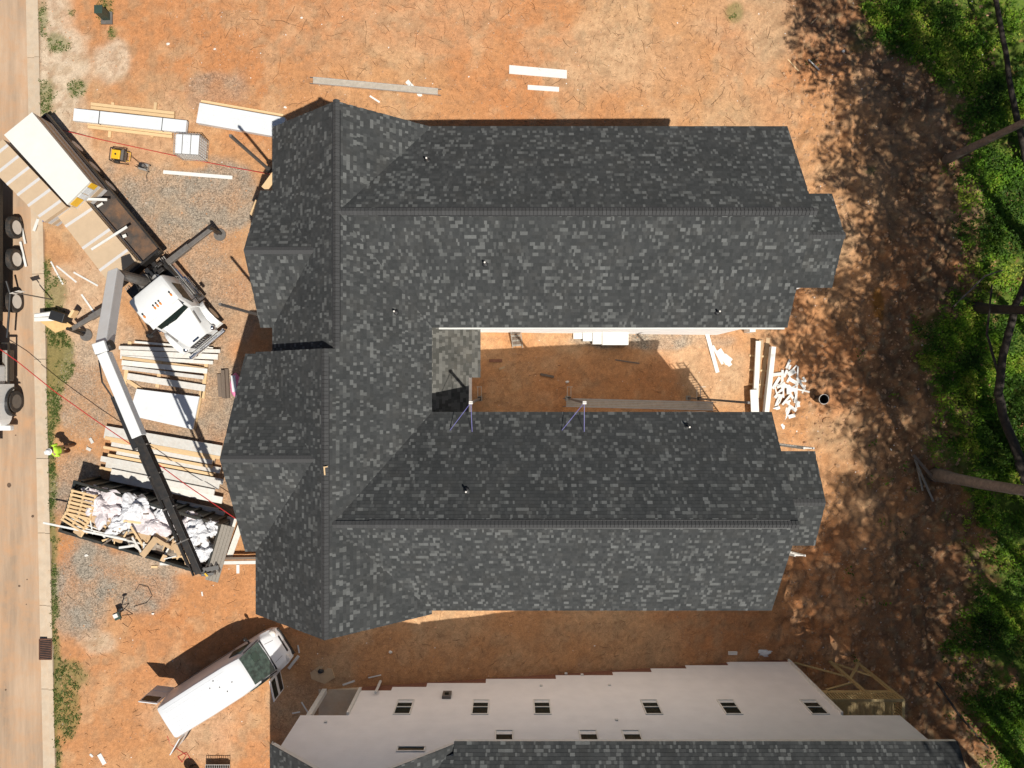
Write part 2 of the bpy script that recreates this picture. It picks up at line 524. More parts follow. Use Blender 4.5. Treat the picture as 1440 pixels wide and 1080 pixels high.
col = lerp(col, (.50, .205, .080), red * .70)
col = lerp(col, (.57, .37, .21), sstep(.54, .74, n2) * .4)
col = lerp(col, (.60, .50, .37), pale * .8)
col = lerp(col, (.37, .25, .145), sstep(.50, .66, fbm(X, Y, 2.2, 5, 141.)) * .45 * sstep(.40, .6, n1 + .08 * (Y > 13)))
col = lerp(col, (.275, .235, .185), grav * (.72 + .28 * sstep(.35, .6, n2)))
col = lerp(col, (.33, .18, .095), sstep(.52, .68, n3) * .38 * (1 - grav))
col = lerp(col, (.20, .11, .058), wood * (.45 + .50 * sstep(.38, .6, n2)))  # leaf litter tone, with tree shade put into the soil colour
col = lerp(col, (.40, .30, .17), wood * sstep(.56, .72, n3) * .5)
col = lerp(col, (.085, .16, .018), green * .88 * sstep(.26, .42, n3 * .5 + n2 * .5))
col = lerp(col, (.15, .165, .055), (verge * .75) * sstep(.25, .5, n3 + .25 * verge))
col = lerp(col, (.30, .13, .03), sstep(1.2, .8, np.hypot((px - 1232) / 8, (py - 430) / 22) + wob2 * .3) * .9)
me = bpy.data.meshes.new('ground')
nx, ny = X.shape
idx = np.arange(nx * ny).reshape(nx, ny)
fc = np.stack([idx[:-1, :-1], idx[1:, :-1], idx[1:, 1:], idx[:-1, 1:]], -1).reshape(-1, 4)
me.vertices.add(nx * ny); me.vertices.foreach_set('co', np.stack([X, Y, Z], -1).astype(np.float32).ravel())
me.loops.add(fc.size); me.loops.foreach_set('vertex_index', fc.astype(np.int32).ravel())
me.polygons.add(len(fc)); me.polygons.foreach_set('loop_start', np.arange(0, fc.size, 4, dtype=np.int32))
me.polygons.foreach_set('use_smooth', np.ones(len(fc), dtype=bool))
ca = me.color_attributes.new('soil', 'FLOAT_COLOR', 'POINT')
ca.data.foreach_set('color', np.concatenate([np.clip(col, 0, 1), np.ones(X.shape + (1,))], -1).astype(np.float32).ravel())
ga = me.attributes.new('gravel', 'FLOAT', 'POINT'); ga.data.foreach_set('value', grav.astype(np.float32).ravel())
wa = me.attributes.new('wood', 'FLOAT', 'POINT'); wa.data.foreach_set('value', wood.astype(np.float32).ravel())
me.update(calc_edges=True)
m, nt, b = new_mat('soil')
L = nt.links.new
at = N(nt, 'ShaderNodeAttribute'); at.attribute_name = 'soil'
ag = N(nt, 'ShaderNodeAttribute'); ag.attribute_name = 'gravel'
geo = N(nt, 'ShaderNodeNewGeometry')
def nz(scale, det=6, rough=.65, dist=0.0):
    n_ = N(nt, 'ShaderNodeTexNoise'); n_.inputs['Scale'].default_value = scale; n_.inputs['Detail'].default_value = det
    n_.inputs['Roughness'].default_value = rough; n_.inputs['Distortion'].default_value = dist
    L(geo.outputs['Position'], n_.inputs['Vector']); return n_.outputs['Fac']
def mrn(v, a, b_, c, d):
    r = N(nt, 'ShaderNodeMapRange'); r.inputs['From Min'].default_value = a; r.inputs['From Max'].default_value = b_
    r.inputs['To Min'].default_value = c; r.inputs['To Max'].default_value = d
    L(v, r.inputs['Value']); return r.outputs[0]
def mul(a, b_):
    r = N(nt, 'ShaderNodeMath', operation='MULTIPLY'); L(a, r.inputs[0])
    if isinstance(b_, float): r.inputs[1].default_value = b_
    else: L(b_, r.inputs[1])
    return r.outputs[0]
f1 = mrn(nz(5, 8, .8), .3, .7, .70, 1.22)
f2 = mrn(nz(24, 4, .75), .33, .67, .76, 1.18)
# crumbs and root marks: thin distorted noise bands
cr_ = mrn(nz(3.2, 5, .6, 1.8), .485, .50, 0, 1)
cr2 = mrn(nz(3.2, 5, .6, 1.8), .50, .515, 1, 0)
patch = mrn(nz(.9, 4, .6), .45, .62, 0, 1)
band = mul(mul(cr_, cr2), patch)
f3 = mrn(band, 0, 1, 1, .50)
tot = mul(mul(f1, f2), f3)
vo = N(nt, 'ShaderNodeTexVoronoi'); vo.inputs['Scale'].default_value = 19
L(geo.outputs['Position'], vo.inputs['Vector'])
sc = N(nt, 'ShaderNodeSeparateColor'); L(vo.outputs['Color'], sc.inputs[0])
st = mrn(sc.outputs[0], 0, 1, .55, 1.5)
mxg = N(nt, 'ShaderNodeMix', data_type='FLOAT'); mxg.inputs['A'].default_value = 1
L(ag.outputs['Fac'], mxg.inputs['Factor']); L(st, mxg.inputs['B'])
tot = mul(tot, mxg.outputs[0])
vm = N(nt, 'ShaderNodeVectorMath', operation='SCALE'); L(at.outputs['Color'], vm.inputs[0]); L(tot, vm.inputs['Scale'])
L(vm.outputs[0], b.inputs['Base Color'])
b.inputs['Roughness'].default_value = .95; b.inputs['Specular IOR Level'].default_value = .15
bp = N(nt, 'ShaderNodeBump'); bp.inputs['Strength'].default_value = .55; bp.inputs['Distance'].default_value = .05
L(nz(9, 9, .72), bp.inputs['Height']); L(bp.outputs[0], b.inputs['Normal'])
me.materials.append(m)
ground = bpy.data.objects.new('ground', me); C.objects.link(ground)
tag(ground, 'orange clay building plot with gravel patches, falling towards the wood', None, kind='structure')
M['soil'] = m

# height of the finished ground at a spot, for small scattered pieces
def Zat(x, y):
    i = np.clip(np.searchsorted(xs, x) - 1, 0, nx - 2); j = np.clip(np.searchsorted(ys, y) - 1, 0, ny - 2)
    fx = (x - xs[i]) / (xs[i + 1] - xs[i]); fy = (y - ys[j]) / (ys[j + 1] - ys[j])
    return (Z[i, j] * (1 - fx) + Z[i + 1, j] * fx) * (1 - fy) + (Z[i, j + 1] * (1 - fx) + Z[i + 1, j + 1] * fx) * fy

# ------------------------------------------------------------------ road, gutter and kerb
m_road = mat('road_surface', (.40, .28, .185), .9, .30, 1.5, bump=.3, bscale=30, dirt=(.48, .27, .14), dirt_amt=.8, stretch=(1, .10, 1))
m_kerb = mat('kerb_concrete', (.50, .40, .29), .9, .10, 3, bump=.2, bscale=30, rand=.06, dirt=(.52, .34, .2), dirt_amt=.5)
rb = MB()
ya, yb = -200, 200
KW = .66
rb.add([(KERB(ya) - KW - 9, ya, -.10), (KERB(ya) - KW, ya, -.10), (KERB(yb) - KW, yb, -.10), (KERB(yb) - KW - 9, yb, -.10),
        (KERB(ya) - KW - 9, ya, -.5), (KERB(ya) - KW, ya, -.5), (KERB(yb) - KW, yb, -.5), (KERB(yb) - KW - 9, yb, -.5)], [(0, 1, 2, 3), (4, 7, 6, 5), (0, 4, 5, 1), (1, 5, 6, 2), (2, 6, 7, 3), (3, 7, 4, 0)])
road = rb.build('road', m_road)
tag(road, None, None, kind='structure')
kerb = thing('kerb', 'pale concrete kerb and gutter sections between the road and the grass verge', 'kerb', (KERB(0), 0, 0))
kerb['kind'] = 'structure'; del kerb['category']
joints = [G(60, q).y for q in (-120, -20, 80, 180, 275, 385, 505, 645, 750, 852, 970, 1090, 1200)]
gl = -math.atan(.0225)
for a, b_ in zip(joints[:-1], joints[1:]):
    a, b_ = b_, a
    g = .012
    kb = MB()
    def pt(off, y, z): return (KERB(y) - off, y, z)
    prof = [(KW, -.092), (.30, -.085), (.24, .02), (.0, .03), (.0, -.5), (KW, -.5)]
    kb.loft([[pt(o_, a + g, z) for o_, z in prof], [pt(o_, b_ - g, z) for o_, z in prof]])
    kb.build('kerb_section', m_kerb, kerb)
# storm drain in the gutter
gp = P(64, 913, .04)
dr = thing('storm_drain', 'rusty iron storm drain grate set in the gutter at the kerb', 'drain', gp)
fr = MB()
w2, l2 = .30, .50
fr.bar((gp.x - w2, gp.y - l2, .045), (gp.x - w2, gp.y + l2, .045), .04, .03)
fr.bar((gp.x + w2, gp.y - l2, .045), (gp.x + w2, gp.y + l2, .045), .04, .03)
fr.bar((gp.x - w2, gp.y - l2, .045), (gp.x + w2, gp.y - l2, .045), .04, .032)
fr.bar((gp.x - w2, gp.y + l2, .045), (gp.x + w2, gp.y + l2, .045), .04, .032)
fr.build('grate_frame', M['rust'], dr)
pit_shade = MB(); pit_shade.box((gp.x, gp.y, .034), (.56, .96, .006)); pit_shade.build('pit_shade', M['black_plastic'], dr)  # flat black sheet stands in for the unlit depth below the bars
for k in range(11):
    y_ = gp.y - l2 + .06 + k * .088
    MB().bar((gp.x - w2, y_, .05), (gp.x + w2, y_ + .05, .05), .035, .02).build('grate_bar', M['rust'], dr)

# ------------------------------------------------------------------ scattered stuff on the ground
def scatter_sticks(name, n, region, lmin, lmax, w, mt, label):
    V = []; Fc = []
    k = 0
    while k < n:
        px_, py_ = region()
        p = G(px_, py_)
        a = random.uniform(0, 6.28); l = random.uniform(lmin, lmax) * random.choice((.5, 1, 1, 1.6))
        q = Vector((p.x, p.y)); 
        b0 = len(V)
        segs = 3
        for s in range(segs + 1):
            z_ = float(Zat(q.x, q.y)) + .012
            nrm = Vector((-math.sin(a), math.cos(a))) * w * random.uniform(.5, 1) * (1 - .6 * s / segs)
            V.append((q.x + nrm.x, q.y + nrm.y, z_)); V.append((q.x - nrm.x, q.y - nrm.y, z_)); V.append((q.x, q.y, z_ + w * 1.6))
            if s < segs:
                i = b0 + 3 * s
                Fc += [(i, i + 3, i + 5, i + 2), (i + 1, i + 2, i + 5, i + 4)]
            q = q + Vector((math.cos(a), math.sin(a))) * l / segs
            a += random.uniform(-.6, .6)
        k += 1
    o = mesh_np(name, np.array(V), np.array(Fc), mt)
    tag(o, label, None, kind='stuff')
    return o
def reg_top():
    return random.uniform(230, 1180), random.uniform(-10, 175) if random.random() < .97 else random.uniform(175, 260)
def reg_right():
    return random.uniform(1100, 1400), random.uniform(0, 1080)
def reg_bl():
    return random.uniform(80, 420), random.uniform(790, 1080)
def reg_mid():
    return random.uniform(400, 1140), random.uniform(860, 960)
def reg_court():
    return random.uniform(676, 1110), random.uniform(462, 580)
def reg_left():
    return random.uniform(60, 380), random.uniform(10, 480)
def reg_any():
    return random.choices((reg_top, reg_right, reg_bl, reg_mid, reg_court, reg_left), (5, 7, 1.3, 1, .6, 1.2))[0]()
scatter_sticks('root_litter', 4200, reg_any, .12, .34, .008, M['twig'], 'thin dark roots and twigs strewn over the clay')

scatter_sticks('long_roots', 120, lambda: (random.uniform(230, 1180), random.uniform(0, 170)) if random.random() < .7 else reg_right(), .45, 1.0, .014, M['twig'], 'longer curved roots lying on the open clay')
def scatter_lumps(name, n, region, r0, r1, mt, label, flat=.6):
    V = []; Fc = []
    for k in range(n):
        p = G(*region()); r = random.uniform(r0, r1) * random.choice((.6, .8, 1, 1.3))
        z_ = float(Zat(p.x, p.y))
        b0 = len(V); a0 = random.uniform(0, 6.28)
        for i in range(5):
            a = a0 + i * 1.2566
            rr = r * random.uniform(.7, 1.3)
            V.append((p.x + math.cos(a) * rr, p.y + math.sin(a) * rr, z_ - .01))
        a = random.uniform(0, 6.28)
        V.append((p.x + math.cos(a) * r * .3, p.y + math.sin(a) * r * .3, z_ + r * flat))
        for i in range(5):
            Fc.append((b0 + i, b0 + (i + 1) % 5, b0 + 5))
    o = mesh_np(name, np.array(V), np.array(Fc), mt)
    tag(o, label, None, kind='stuff')
scatter_lumps('clay_crumbs', 9000, reg_any, .02, .055, M['soil_lump'] if 'soil_lump' in M else mat('clay', (.44, .25, .14), .95, .25, 3), 'crumbs and clods of clay on the ground')
scatter_lumps('clay_clods', 3200, reg_right, .04, .12, mat('clay_brown', (.42, .25, .14), .95, .3, 3), 'clods of churned brown clay beside the wood', .7)
scatter_lumps('scrap_litter', 1000, reg_any, .015, .045, M['litter'], 'tiny pale scraps of wrapping and board on the clay', .25)

def reg_gravel():
    while True:
        c = random.choice([(225, 300, 80, 70), (300, 290, 60, 60), (270, 400, 80, 60), (110, 690, 40, 110), (115, 820, 45, 60), (185, 815, 45, 40), (120, 550, 40, 70), (250, 540, 80, 70)])
        a, b_ = random.uniform(-1, 1), random.uniform(-1, 1)
        if a * a + b_ * b_ < 1:
            return c[0] + a * c[2], c[1] + b_ * c[3]
scatter_lumps('gravel_stones', 9000, reg_gravel, .014, .034, M['stone'], 'grey crushed stone lying over the clay', .8)

# leaves of the undergrowth and blades of the verge
def leaf_cloud(name, pts, size, hmax, mt, label, spread, tone_fn, per=9):
    n = len(pts)
    c = np.repeat(pts, per, axis=0)
    m_ = len(c)
    c = c + rng.normal(0, 1, (m_, 3)) * np.array([spread, spread, 0])
    c[:, 2] += rng.random(m_) ** 1.3 * hmax
    a = rng.random(m_) * 2 * np.pi
    til = rng.normal(0, .55, (m_, 2))
    s = size * (.5 + rng.random(m_))
    ux = np.stack([np.cos(a), np.sin(a), til[:, 0]], -1); uy = np.stack([-np.sin(a), np.cos(a), til[:, 1]], -1)
    sz = s[:, None]
    q = np.stack([c - ux * sz, c - uy * sz * .55, c + ux * sz, c + uy * sz * .55], 1)
    V = q.reshape(-1, 3)
    Fc = np.arange(len(V)).reshape(-1, 4)
    tn = np.clip(tone_fn(c) + rng.normal(0, .12, m_), 0.02, 1)
    o = mesh_np(name, V, Fc, mt, tn)
    tag(o, label, None, kind='stuff')
    return o
N0 = 36000
gx = rng.uniform(13, 33, N0); gy = rng.uniform(-24, 24, N0)
_, _, w_, w2_, _, _, _, wd_, gr_, _ = ground_maps(gx, gy)
dens = gr_ * sstep(.30, .52, fbm(gx, gy, .45, 4, 91.)) * .85 + gr_ * .12 + .012 * wd_ * sstep(.5,.7,fbm(gx, gy, .7, 3, 23.))
keep = rng.random(N0) < dens
gx, gy = gx[keep], gy[keep]
gz = np.array([float(Zat(a, b_)) for a, b_ in zip(gx, gy)])
leaf_cloud('undergrowth', np.stack([gx, gy, gz], -1), .06, .40, M['leaf_ground'], 'bright green undergrowth on the floor of the wood', .16,
           lambda c: .18 + .75 * sstep(.3, .7, fbm(c[:, 0], c[:, 1], .8, 4, 71.)), per=12)
N0 = 60000
gx = rng.uniform(-24.5, -17, N0); gy = rng.uniform(-20, 20, N0)
gx2 = rng.uniform(8, 20, 6000); gy2 = rng.uniform(10, 20, 6000)
gx = np.concatenate([gx, gx2]); gy = np.concatenate([gy, gy2])
vg_ = ground_maps(gx, gy)[9]
keep = (rng.random(len(gx)) < vg_ * .55 * sstep(.30, .55, fbm(gx, gy, 1.4, 3, 13.))) & (gx > KERB(gy) + .0)
gx, gy = gx[keep], gy[keep]
gz = np.array([float(Zat(a, b_)) for a, b_ in zip(gx, gy)])
leaf_cloud('verge_grass', np.stack([gx, gy, gz], -1), .030, .07, M['grass_blade'], 'rough green grass on the verge and in tufts on the clay', .05,
           lambda c: .2 + .6 * fbm(c[:, 0], c[:, 1], 1.5, 3, 71.), per=7)

# ------------------------------------------------------------------ houses
EXPO = .143
class Gable:
    """one pitched roof; ridge along 'x' or 'y'"""
    def __init__(s, ax, x0, x1, y0, y1, rc, ze, zr, courses=True):
        s.ax = ax; s.x0, s.x1, s.y0, s.y1 = x0, x1, y0, y1; s.rc = rc; s.ze = ze; s.zr = zr
    def z(s, x, y):
        if not (s.x0 <= x <= s.x1 and s.y0 <= y <= s.y1): return -99
        if s.ax == 'x':
            t = (y - s.y0) / (s.rc - s.y0) if y < s.rc else (s.y1 - y) / (s.y1 - s.rc)
        else:
            t = (x - s.x0) / (s.rc - s.x0) if x < s.rc else (s.x1 - x) / (s.x1 - s.rc)
        return s.ze + (s.zr - s.ze) * t
    def planes(s):
        """(origin, along, upslope unit, length along, slope length)"""
        r = []
        rise = s.zr - s.ze
        if s.ax == 'x':
            for ye, sg in ((s.y0, 1), (s.y1, -1)):
                run = abs(s.rc - ye); sl = math.hypot(run, rise)
                r.append((Vector((s.x0, ye, s.ze)), Vector((1, 0, 0)), Vector((0, sg * run / sl, rise / sl)), s.x1 - s.x0, sl))
        else:
            for xe, sg in ((s.x0, 1), (s.x1, -1)):
                run = abs(s.rc - xe); sl = math.hypot(run, rise)
                r.append((Vector((xe, s.y0, s.ze)), Vector((0, 1, 0)), Vector((sg * run / sl, 0, rise / sl)), s.y1 - s.y0, sl))
        return r

def shingle_roof(house, gables, n_parts, view=lambda p: True, n_caps=300, mt='shingle', extra_planes=(), cap_skip=()):
    """deck, tabs (joined), a few hundred single light tabs and ridge caps"""
    deck = MB()
    for g in gables:
        for o_, a, s_, la, ls in g.planes():
            n_ = a.cross(s_); n_ = n_ if n_.z > 0 else -n_
            dn = -n_ * .004
            deck.slab([o_ + dn, o_ + a * la + dn, o_ + a * la + s_ * ls + dn, o_ + s_ * ls + dn], .03)
    roof = deck.build('roof', M['roof_deck'], house)
    fas = MB()
    for g in gables:
        for o_, a, s_, la, ls in g.planes():
            i = Vector((s_.x, s_.y, 0)).normalized() * .03
            d = Vector((0, 0, -.135))
            fas.bar(o_ + i + d, o_ + a * la + i + d, .03, .19)
            for e in (a * .03, a * (la - .03)):
                n_ = a.cross(s_); n_ = n_ if n_.z > 0 else -n_
                fas.bar(o_ + e - n_ * .13, o_ + e + s_ * ls - n_ * .13, .03, .17, up=n_)
    fas.build('fascia', M['trim_white'], house)
    V = []; Fc = []; tn = []
    light = []
    for gi, g in enumerate(gables):
        for o_, a, s_, la, ls in g.planes():
            n_ = a.cross(s_)
            if n_.z < 0: n_ = -n_
            k = 0; v0 = -.02
            while v0 < ls:
                v1 = min(v0 + EXPO, ls)
                u = -random.uniform(0, .3)
                kind_run = 0
                while u < la:
                    w = random.choice((.07, .09, .11, .13, .16, .20))
                    u0, u1 = max(u, -.012), min(u + w, la + .012)
                    u += w
                    if u1 - u0 < .02: continue
                    c = o_ + a * ((u0 + u1) / 2) + s_ * ((v0 + v1) / 2)
                    if not view(c): continue
                    hid = False
                    for gj, h in enumerate(gables):
                        if gj != gi and h.z(c.x, c.y) > c.z + .10: hid = True; break
                    if hid: continue
                    r = random.random()
                    cl = mnoise.noise(Vector((c.x * .9, c.y * .9, 3.3)))
                    if r < .14 + .05 * cl: t = random.uniform(.80, 1.0)
                    elif r < .24 + .1 * cl: t = random.uniform(.58, .76)
                    else: t = random.uniform(.05, .55)
                    th = .010 if t < .5 else .013
                    th += random.uniform(0, .0025)
                    if t > .8 and w >= .19 and u1 - u0 > .18 and v1 - v0 > .1:
                        light.append((c, o_ + a * u0 + s_ * v0, a, s_, n_, u1 - u0, v1 - v0, th))
                        continue
                    b0 = len(V)
                    lo = o_ + s_ * v0; hi = o_ + s_ * (v1 + .01)
                    V.extend([lo + a * u0 + n_ * th, lo + a * u1 + n_ * th, hi + a * u1 + n_ * .003, hi + a * u0 + n_ * .003,
                              lo + a * u0 - n_ * .004, lo + a * u1 - n_ * .004])
                    Fc.append((b0, b0 + 1, b0 + 2, b0 + 3)); Fc.append((b0 + 4, b0 + 5, b0 + 1, b0))
                    tn.extend((t, t))
                v0 += EXPO
    for o_, a, s_, la, ls, dusty in extra_planes:
        pass
    random.shuffle(light)
    light.sort(key=lambda q: -q[5] * 1.0 + random.random() * .04)
    parts, rest = light[:n_parts], light[n_parts:]
    for c, q, a, s_, n_, w, l, th in rest:
        b0 = len(V); lo = q; hi = q + s_ * (l + .01)
        V.extend([lo + n_ * th, lo + a * w + n_ * th, hi + a * w + n_ * .003, hi + n_ * .003, lo - n_ * .004, lo + a * w - n_ * .004])
        Fc.append((b0, b0 + 1, b0 + 2, b0 + 3)); Fc.append((b0 + 4, b0 + 5, b0 + 1, b0)); t = random.uniform(.8, 1); tn.extend((t, t))
    inv = WM[house.name].inverted()
    Vn = np.array([tuple(inv @ v) for v in V])
    so = mesh_np('shingle_courses', Vn, np.array(Fc), M[mt], np.array(tn))
    so.parent = roof; so['kind'] = 'stuff'
    me_tab = None
    for c, q, a, s_, n_, w, l, th in parts:
        if me_tab is None:
            mb = MB()
            mb.add([(0, 0, 0), (1, 0, 0), (1, 1, -.2), (0, 1, -.2), (0, 0, 1), (1, 0, 1), (1, 1, .2), (0, 1, .2)], BOXF)
            me_tab = bpy.data.meshes.new('shingle'); me_tab.from_pydata(mb.v, [], mb.f); me_tab.materials.append(M['shingle_light'])
        ob = bpy.data.objects.new('shingle', me_tab)
        R_ = Matrix((a * w, s_ * (l + .008), n_ * th)).transposed().to_4x4()
        R_.translation = q
        ob.parent = roof
        ob.matrix_basis = inv @ R_
        C.objects.link(ob)
    # ridge caps
    ncap = 0
    for gi, g in enumerate(gables):
        if gi in cap_skip: continue
        (o0, a, s0, la, ls0), (o1, _, s1, _, ls1) = g.planes()
        hw = .165
        mb = MB()
        # local: x along ridge 0..EXPO, y across
        t_ = .045 if la > 8 else .022
        y0_, z0_ = -hw * math.hypot(s0.x, s0.y), -hw * s0.z
        y1_, z1_ = hw * math.hypot(s1.x, s1.y), -hw * s1.z
        e = EXPO
        prof0 = [(y0_, z0_ + t_ + .012), (0, t_ + .018), (y1_, z1_ + t_ + .012)]
        prof1 = [(y0_, z0_ + t_), (0, t_ + .006), (y1_, z1_ + t_)]
        gp0 = .012 if la > 8 else -.004
        vs_ = [(gp0, y, z) for y, z in prof0] + [(e, y, z) for y, z in prof1] + [(gp0, y, z - .026) for y, z in prof0] + [(e, y, z - .026) for y, z in prof1]
        fs_ = [(0, 1, 4, 3), (1, 2, 5, 4), (6, 7, 1, 0), (7, 8, 2, 1), (0, 3, 9, 6), (2, 8, 11, 5)]
        mc = bpy.data.meshes.new('ridge_cap'); mc.from_pydata(vs_, [], fs_); mc.materials.append(M['ridge_shingle'])
        vent = MB()
        k0 = 1.5 if g.ax == 'x' and la > 8 else .3
        ea, eb = o0 + a * k0 + s0 * ls0, o0 + a * (la - .3) + s0 * ls0
        if la > 8 and view(ea) and view(eb):
            for sd, (yy, zz) in ((-1, (y0_, z0_)), (1, (y1_, z1_))):
                side_ = Vector((0, 0, 1)).cross(a)
                if True:
                    off = side_ * yy * 1.03 + Vector((0, 0, zz + .012))
                    vent.bar(ea + off, eb + off, .045, .03)  # black bars draw the gap shadow along the raised vent
            vent.build('ridge_vent_shade', M['black_plastic'], roof)
        stuffb = MB()
        u = 0.0
        while u < la - .02:
            base = o0 + a * u + s0 * ls0
            bad = (not view(base))
            for gj, h in enumerate(gables):
                if gj != gi and h.z(base.x, base.y) > base.z + .02: bad = True
            if not bad:
                rot = Matrix((a, Vector((0, 0, 1)).cross(a), Vector((0, 0, 1)))).transposed().to_4x4()
                sx = Vector((0, 0, 1)).cross(a)
                if s0.dot(sx) < 0: pass
                if ncap < n_caps:
                    ob = bpy.data.objects.new('ridge_cap', mc)
                    rot.translation = base
                    ob.parent = roof
                    ob.matrix_basis = inv @ rot
                    C.objects.link(ob)
                else:
                    stuffb.add([Vector(base) + (rot.to_3x3() @ Vector(v)) for v in vs_], fs_)
                ncap += 1
            u += EXPO
        if stuffb.v:
            q = stuffb.build('ridge_cap_run', M['ridge_shingle'], roof); q['kind'] = 'stuff'
    return roof

def wall_body(house, g, ins=(.3, .3, .3, .3), zb=-4.8, mt='siding', name='wall', dz=.13):
    """walls under one gable roof; ins = inset at x0, x1, y0, y1"""
    x0, x1, y0, y1 = g.x0 + ins[0], g.x1 - ins[1], g.y0 + ins[2], g.y1 - ins[3]
    mb = MB()
    if g.ax == 'x':
        za, zc, zd = g.z((x0 + x1) / 2, y0) - dz, g.zr - dz, g.z((x0 + x1) / 2, y1) - dz
        pr = [(y0, zb), (y1, zb), (y1, zd), (g.rc, zc), (y0, za)]
        mb.loft([[(x0, y, z) for y, z in pr], [(x1, y, z) for y, z in pr]])
    else:
        za, zc, zd = g.z(x0, (y0 + y1) / 2) - dz, g.zr - dz, g.z(x1, (y0 + y1) / 2) - dz
        pr = [(x0, zb), (x1, zb), (x1, zd), (g.rc, zc), (x0, za)]
        mb.loft([[(x, y1, z) for x, z in pr], [(x, y0, z) for x, z in pr]])
    return mb.build(name, M[mt], house)

h1 = thing('house', 'large joined townhouse pair with dark shingled roofs around a narrow court', 'house', (0, 0, T(0)))
A1 = Gable('y', -9.80, -3.30, 1.30, 10.52, -6.55, 6.0, 8.76)
A2 = Gable('y', -10.48, -3.30, -9.42, 1.30, -6.89, 6.0, 9.05)
A3 = Gable('x', -6.50, 11.27, 2.33, 10.54, 6.44, 6.0, 8.70)
A4 = Gable('x', -6.80, 10.63, -9.26, -1.165, -5.21, 6.0, 8.86)
A5 = Gable('x', -10.30, -7.40, 2.33, 7.90, 5.14, 6.0, 7.85)
A6 = Gable('x', -10.92, -7.20, -6.84, 1.22, -2.81, 6.0, 8.60)
A7 = Gable('x', 11.0, 13.10, 3.96, 7.78, 5.87, 6.0, 7.15)
A8 = Gable('x', 10.4, 12.40, -6.60, -2.77, -4.69, 6.0, 7.03)
gab = [A1, A2, A3, A4, A5, A6, A7, A8]
roof1 = shingle_roof(h1, gab, 300, n_caps=300)
wall_body(h1, A1, (.3, .3, .0, .3))
wall_body(h1, A2, (.3, .31, .3, .01))
wall_body(h1, A3, (3.4, .3, .3, .31))
wall_body(h1, A4, (3.6, .3, .3, .31))
wall_body(h1, A5, (.3, .3, .3, .3))
wall_body(h1, A6, (.3, .3, .3, .3))
wall_body(h1, A7, (.0, .3, .3, .3))
wall_body(h1, A8, (.0, .3, .3, .3))
# low roof over the porch in the court
def low_roof():
    xa, xb = -3.52, -1.42
    za, zb_ = 4.15, 3.05
    ya_, yb_ = -1.5, 2.62
    ym = P(660, 531, zb_).y
    xc = -1.98
    def zz(x): return za + (zb_ - za) * (x - xa) / (xb - xa)
    V = []; Fc = []; tn = []
    s_ = Vector((xa - xb, 0, za - zb_)).normalized(); a = Vector((0, 1, 0)); n_ = Vector((0, 0, 1)).cross(Vector((0, 1, 0))); 
    n_ = a.cross(s_); n_ = n_ if n_.z > 0 else -n_
    ls = math.hypot(xa - xb, za - zb_)
    v0 = 0
    while v0 < ls:
        v1 = min(v0 + EXPO, ls)
        xm = xb + (xa - xb) * (v0 + v1) / 2 / ls
        lo_y = ya_ if xm < xc else ym
        u = lo_y
        while u < yb_:
            w = random.choice((.12, .16, .2, .26)); u1 = min(u + w, yb_)
            t = random.choice((random.uniform(.8, 1), random.uniform(0, .6), random.uniform(.2, .8)))
            th = random.uniform(.012, .02)
            o_ = Vector((xb, 0, zb_))
            lo = o_ + s_ * v0; hi = o_ + s_ * (v1 + .01); b0 = len(V)
            V.extend([lo + a * u + n_ * th, lo + a * u1 + n_ * th, hi + a * u1 + n_ * .003, hi + a * u + n_ * .003, lo + a * u - n_ * .004, lo + a * u1 - n_ * .004])
            Fc.append((b0, b0 + 1, b0 + 2, b0 + 3)); Fc.append((b0 + 4, b0 + 5, b0 + 1, b0)); tn.extend((t, t))
            u = u1
        v0 += EXPO
    d = MB()
    d.slab([(xa, ym, zz(xa) - .005), (xb, ym, zz(xb) - .005), (xb, yb_, zz(xb) - .005), (xa, yb_, zz(xa) - .005)], .12)
    d.slab([(xa, ya_, zz(xa) - .005), (xc, ya_, zz(xc) - .005), (xc, ym - .001, zz(xc) - .005), (xa, ym - .001, zz(xa) - .005)], .12)
    r = d.build('porch_roof', M['roof_deck'], h1)
    inv = WM[h1.name].inverted()
    so = mesh_np('shingle_courses', np.array([tuple(inv @ v) for v in V]), np.array(Fc), M['shingle_dusty'], np.array(tn))
    so.parent = r; so['kind'] = 'stuff'
    pb = MB(); pb.box(((xa + xc) / 2 + .1, .4, -.4), (xc - xa - .3, 3.6, 6.6)); pb.build('porch_wall', M['siding'], h1)
low_roof()
# gutters and downpipes on the court side
g_ = MB(); g_.bar((-3.0, 2.30, 5.86), (11.2, 2.30, 5.86), .10, .10); g_.build('gutter', M['trim_white'], h1)

def roof_z(x, y):
    return max(g.z(x, y) for g in gab)
# vent pipes through the roof
for px_, py_ in ((601, 226), (682, 371), (556, 439), (1009, 439), (967, 600), (656, 690)):
    z = 7.5
    for _ in range(8):
        p = P(px_, py_, z); z = roof_z(p.x, p.y)
    p = P(px_, py_, z)
    mb = MB(); mb.tube([p - Vector((0, 0, .1)), p + Vector((0, 0, .34))], .04, 10)
    vp = mb.build('vent_pipe', M['grey_steel'], h1, smooth=False)
    mb = MB(); mb.tube([p + Vector((0, 0, .33)), p + Vector((0, 0, .36))], .035, 10); mb.build('pipe_collar', M['litter'], vp)
    mb = MB(); mb.blob(p, (.13, .13, .07), 10, 6); mb.build('pipe_boot', M['black_plastic'], vp)

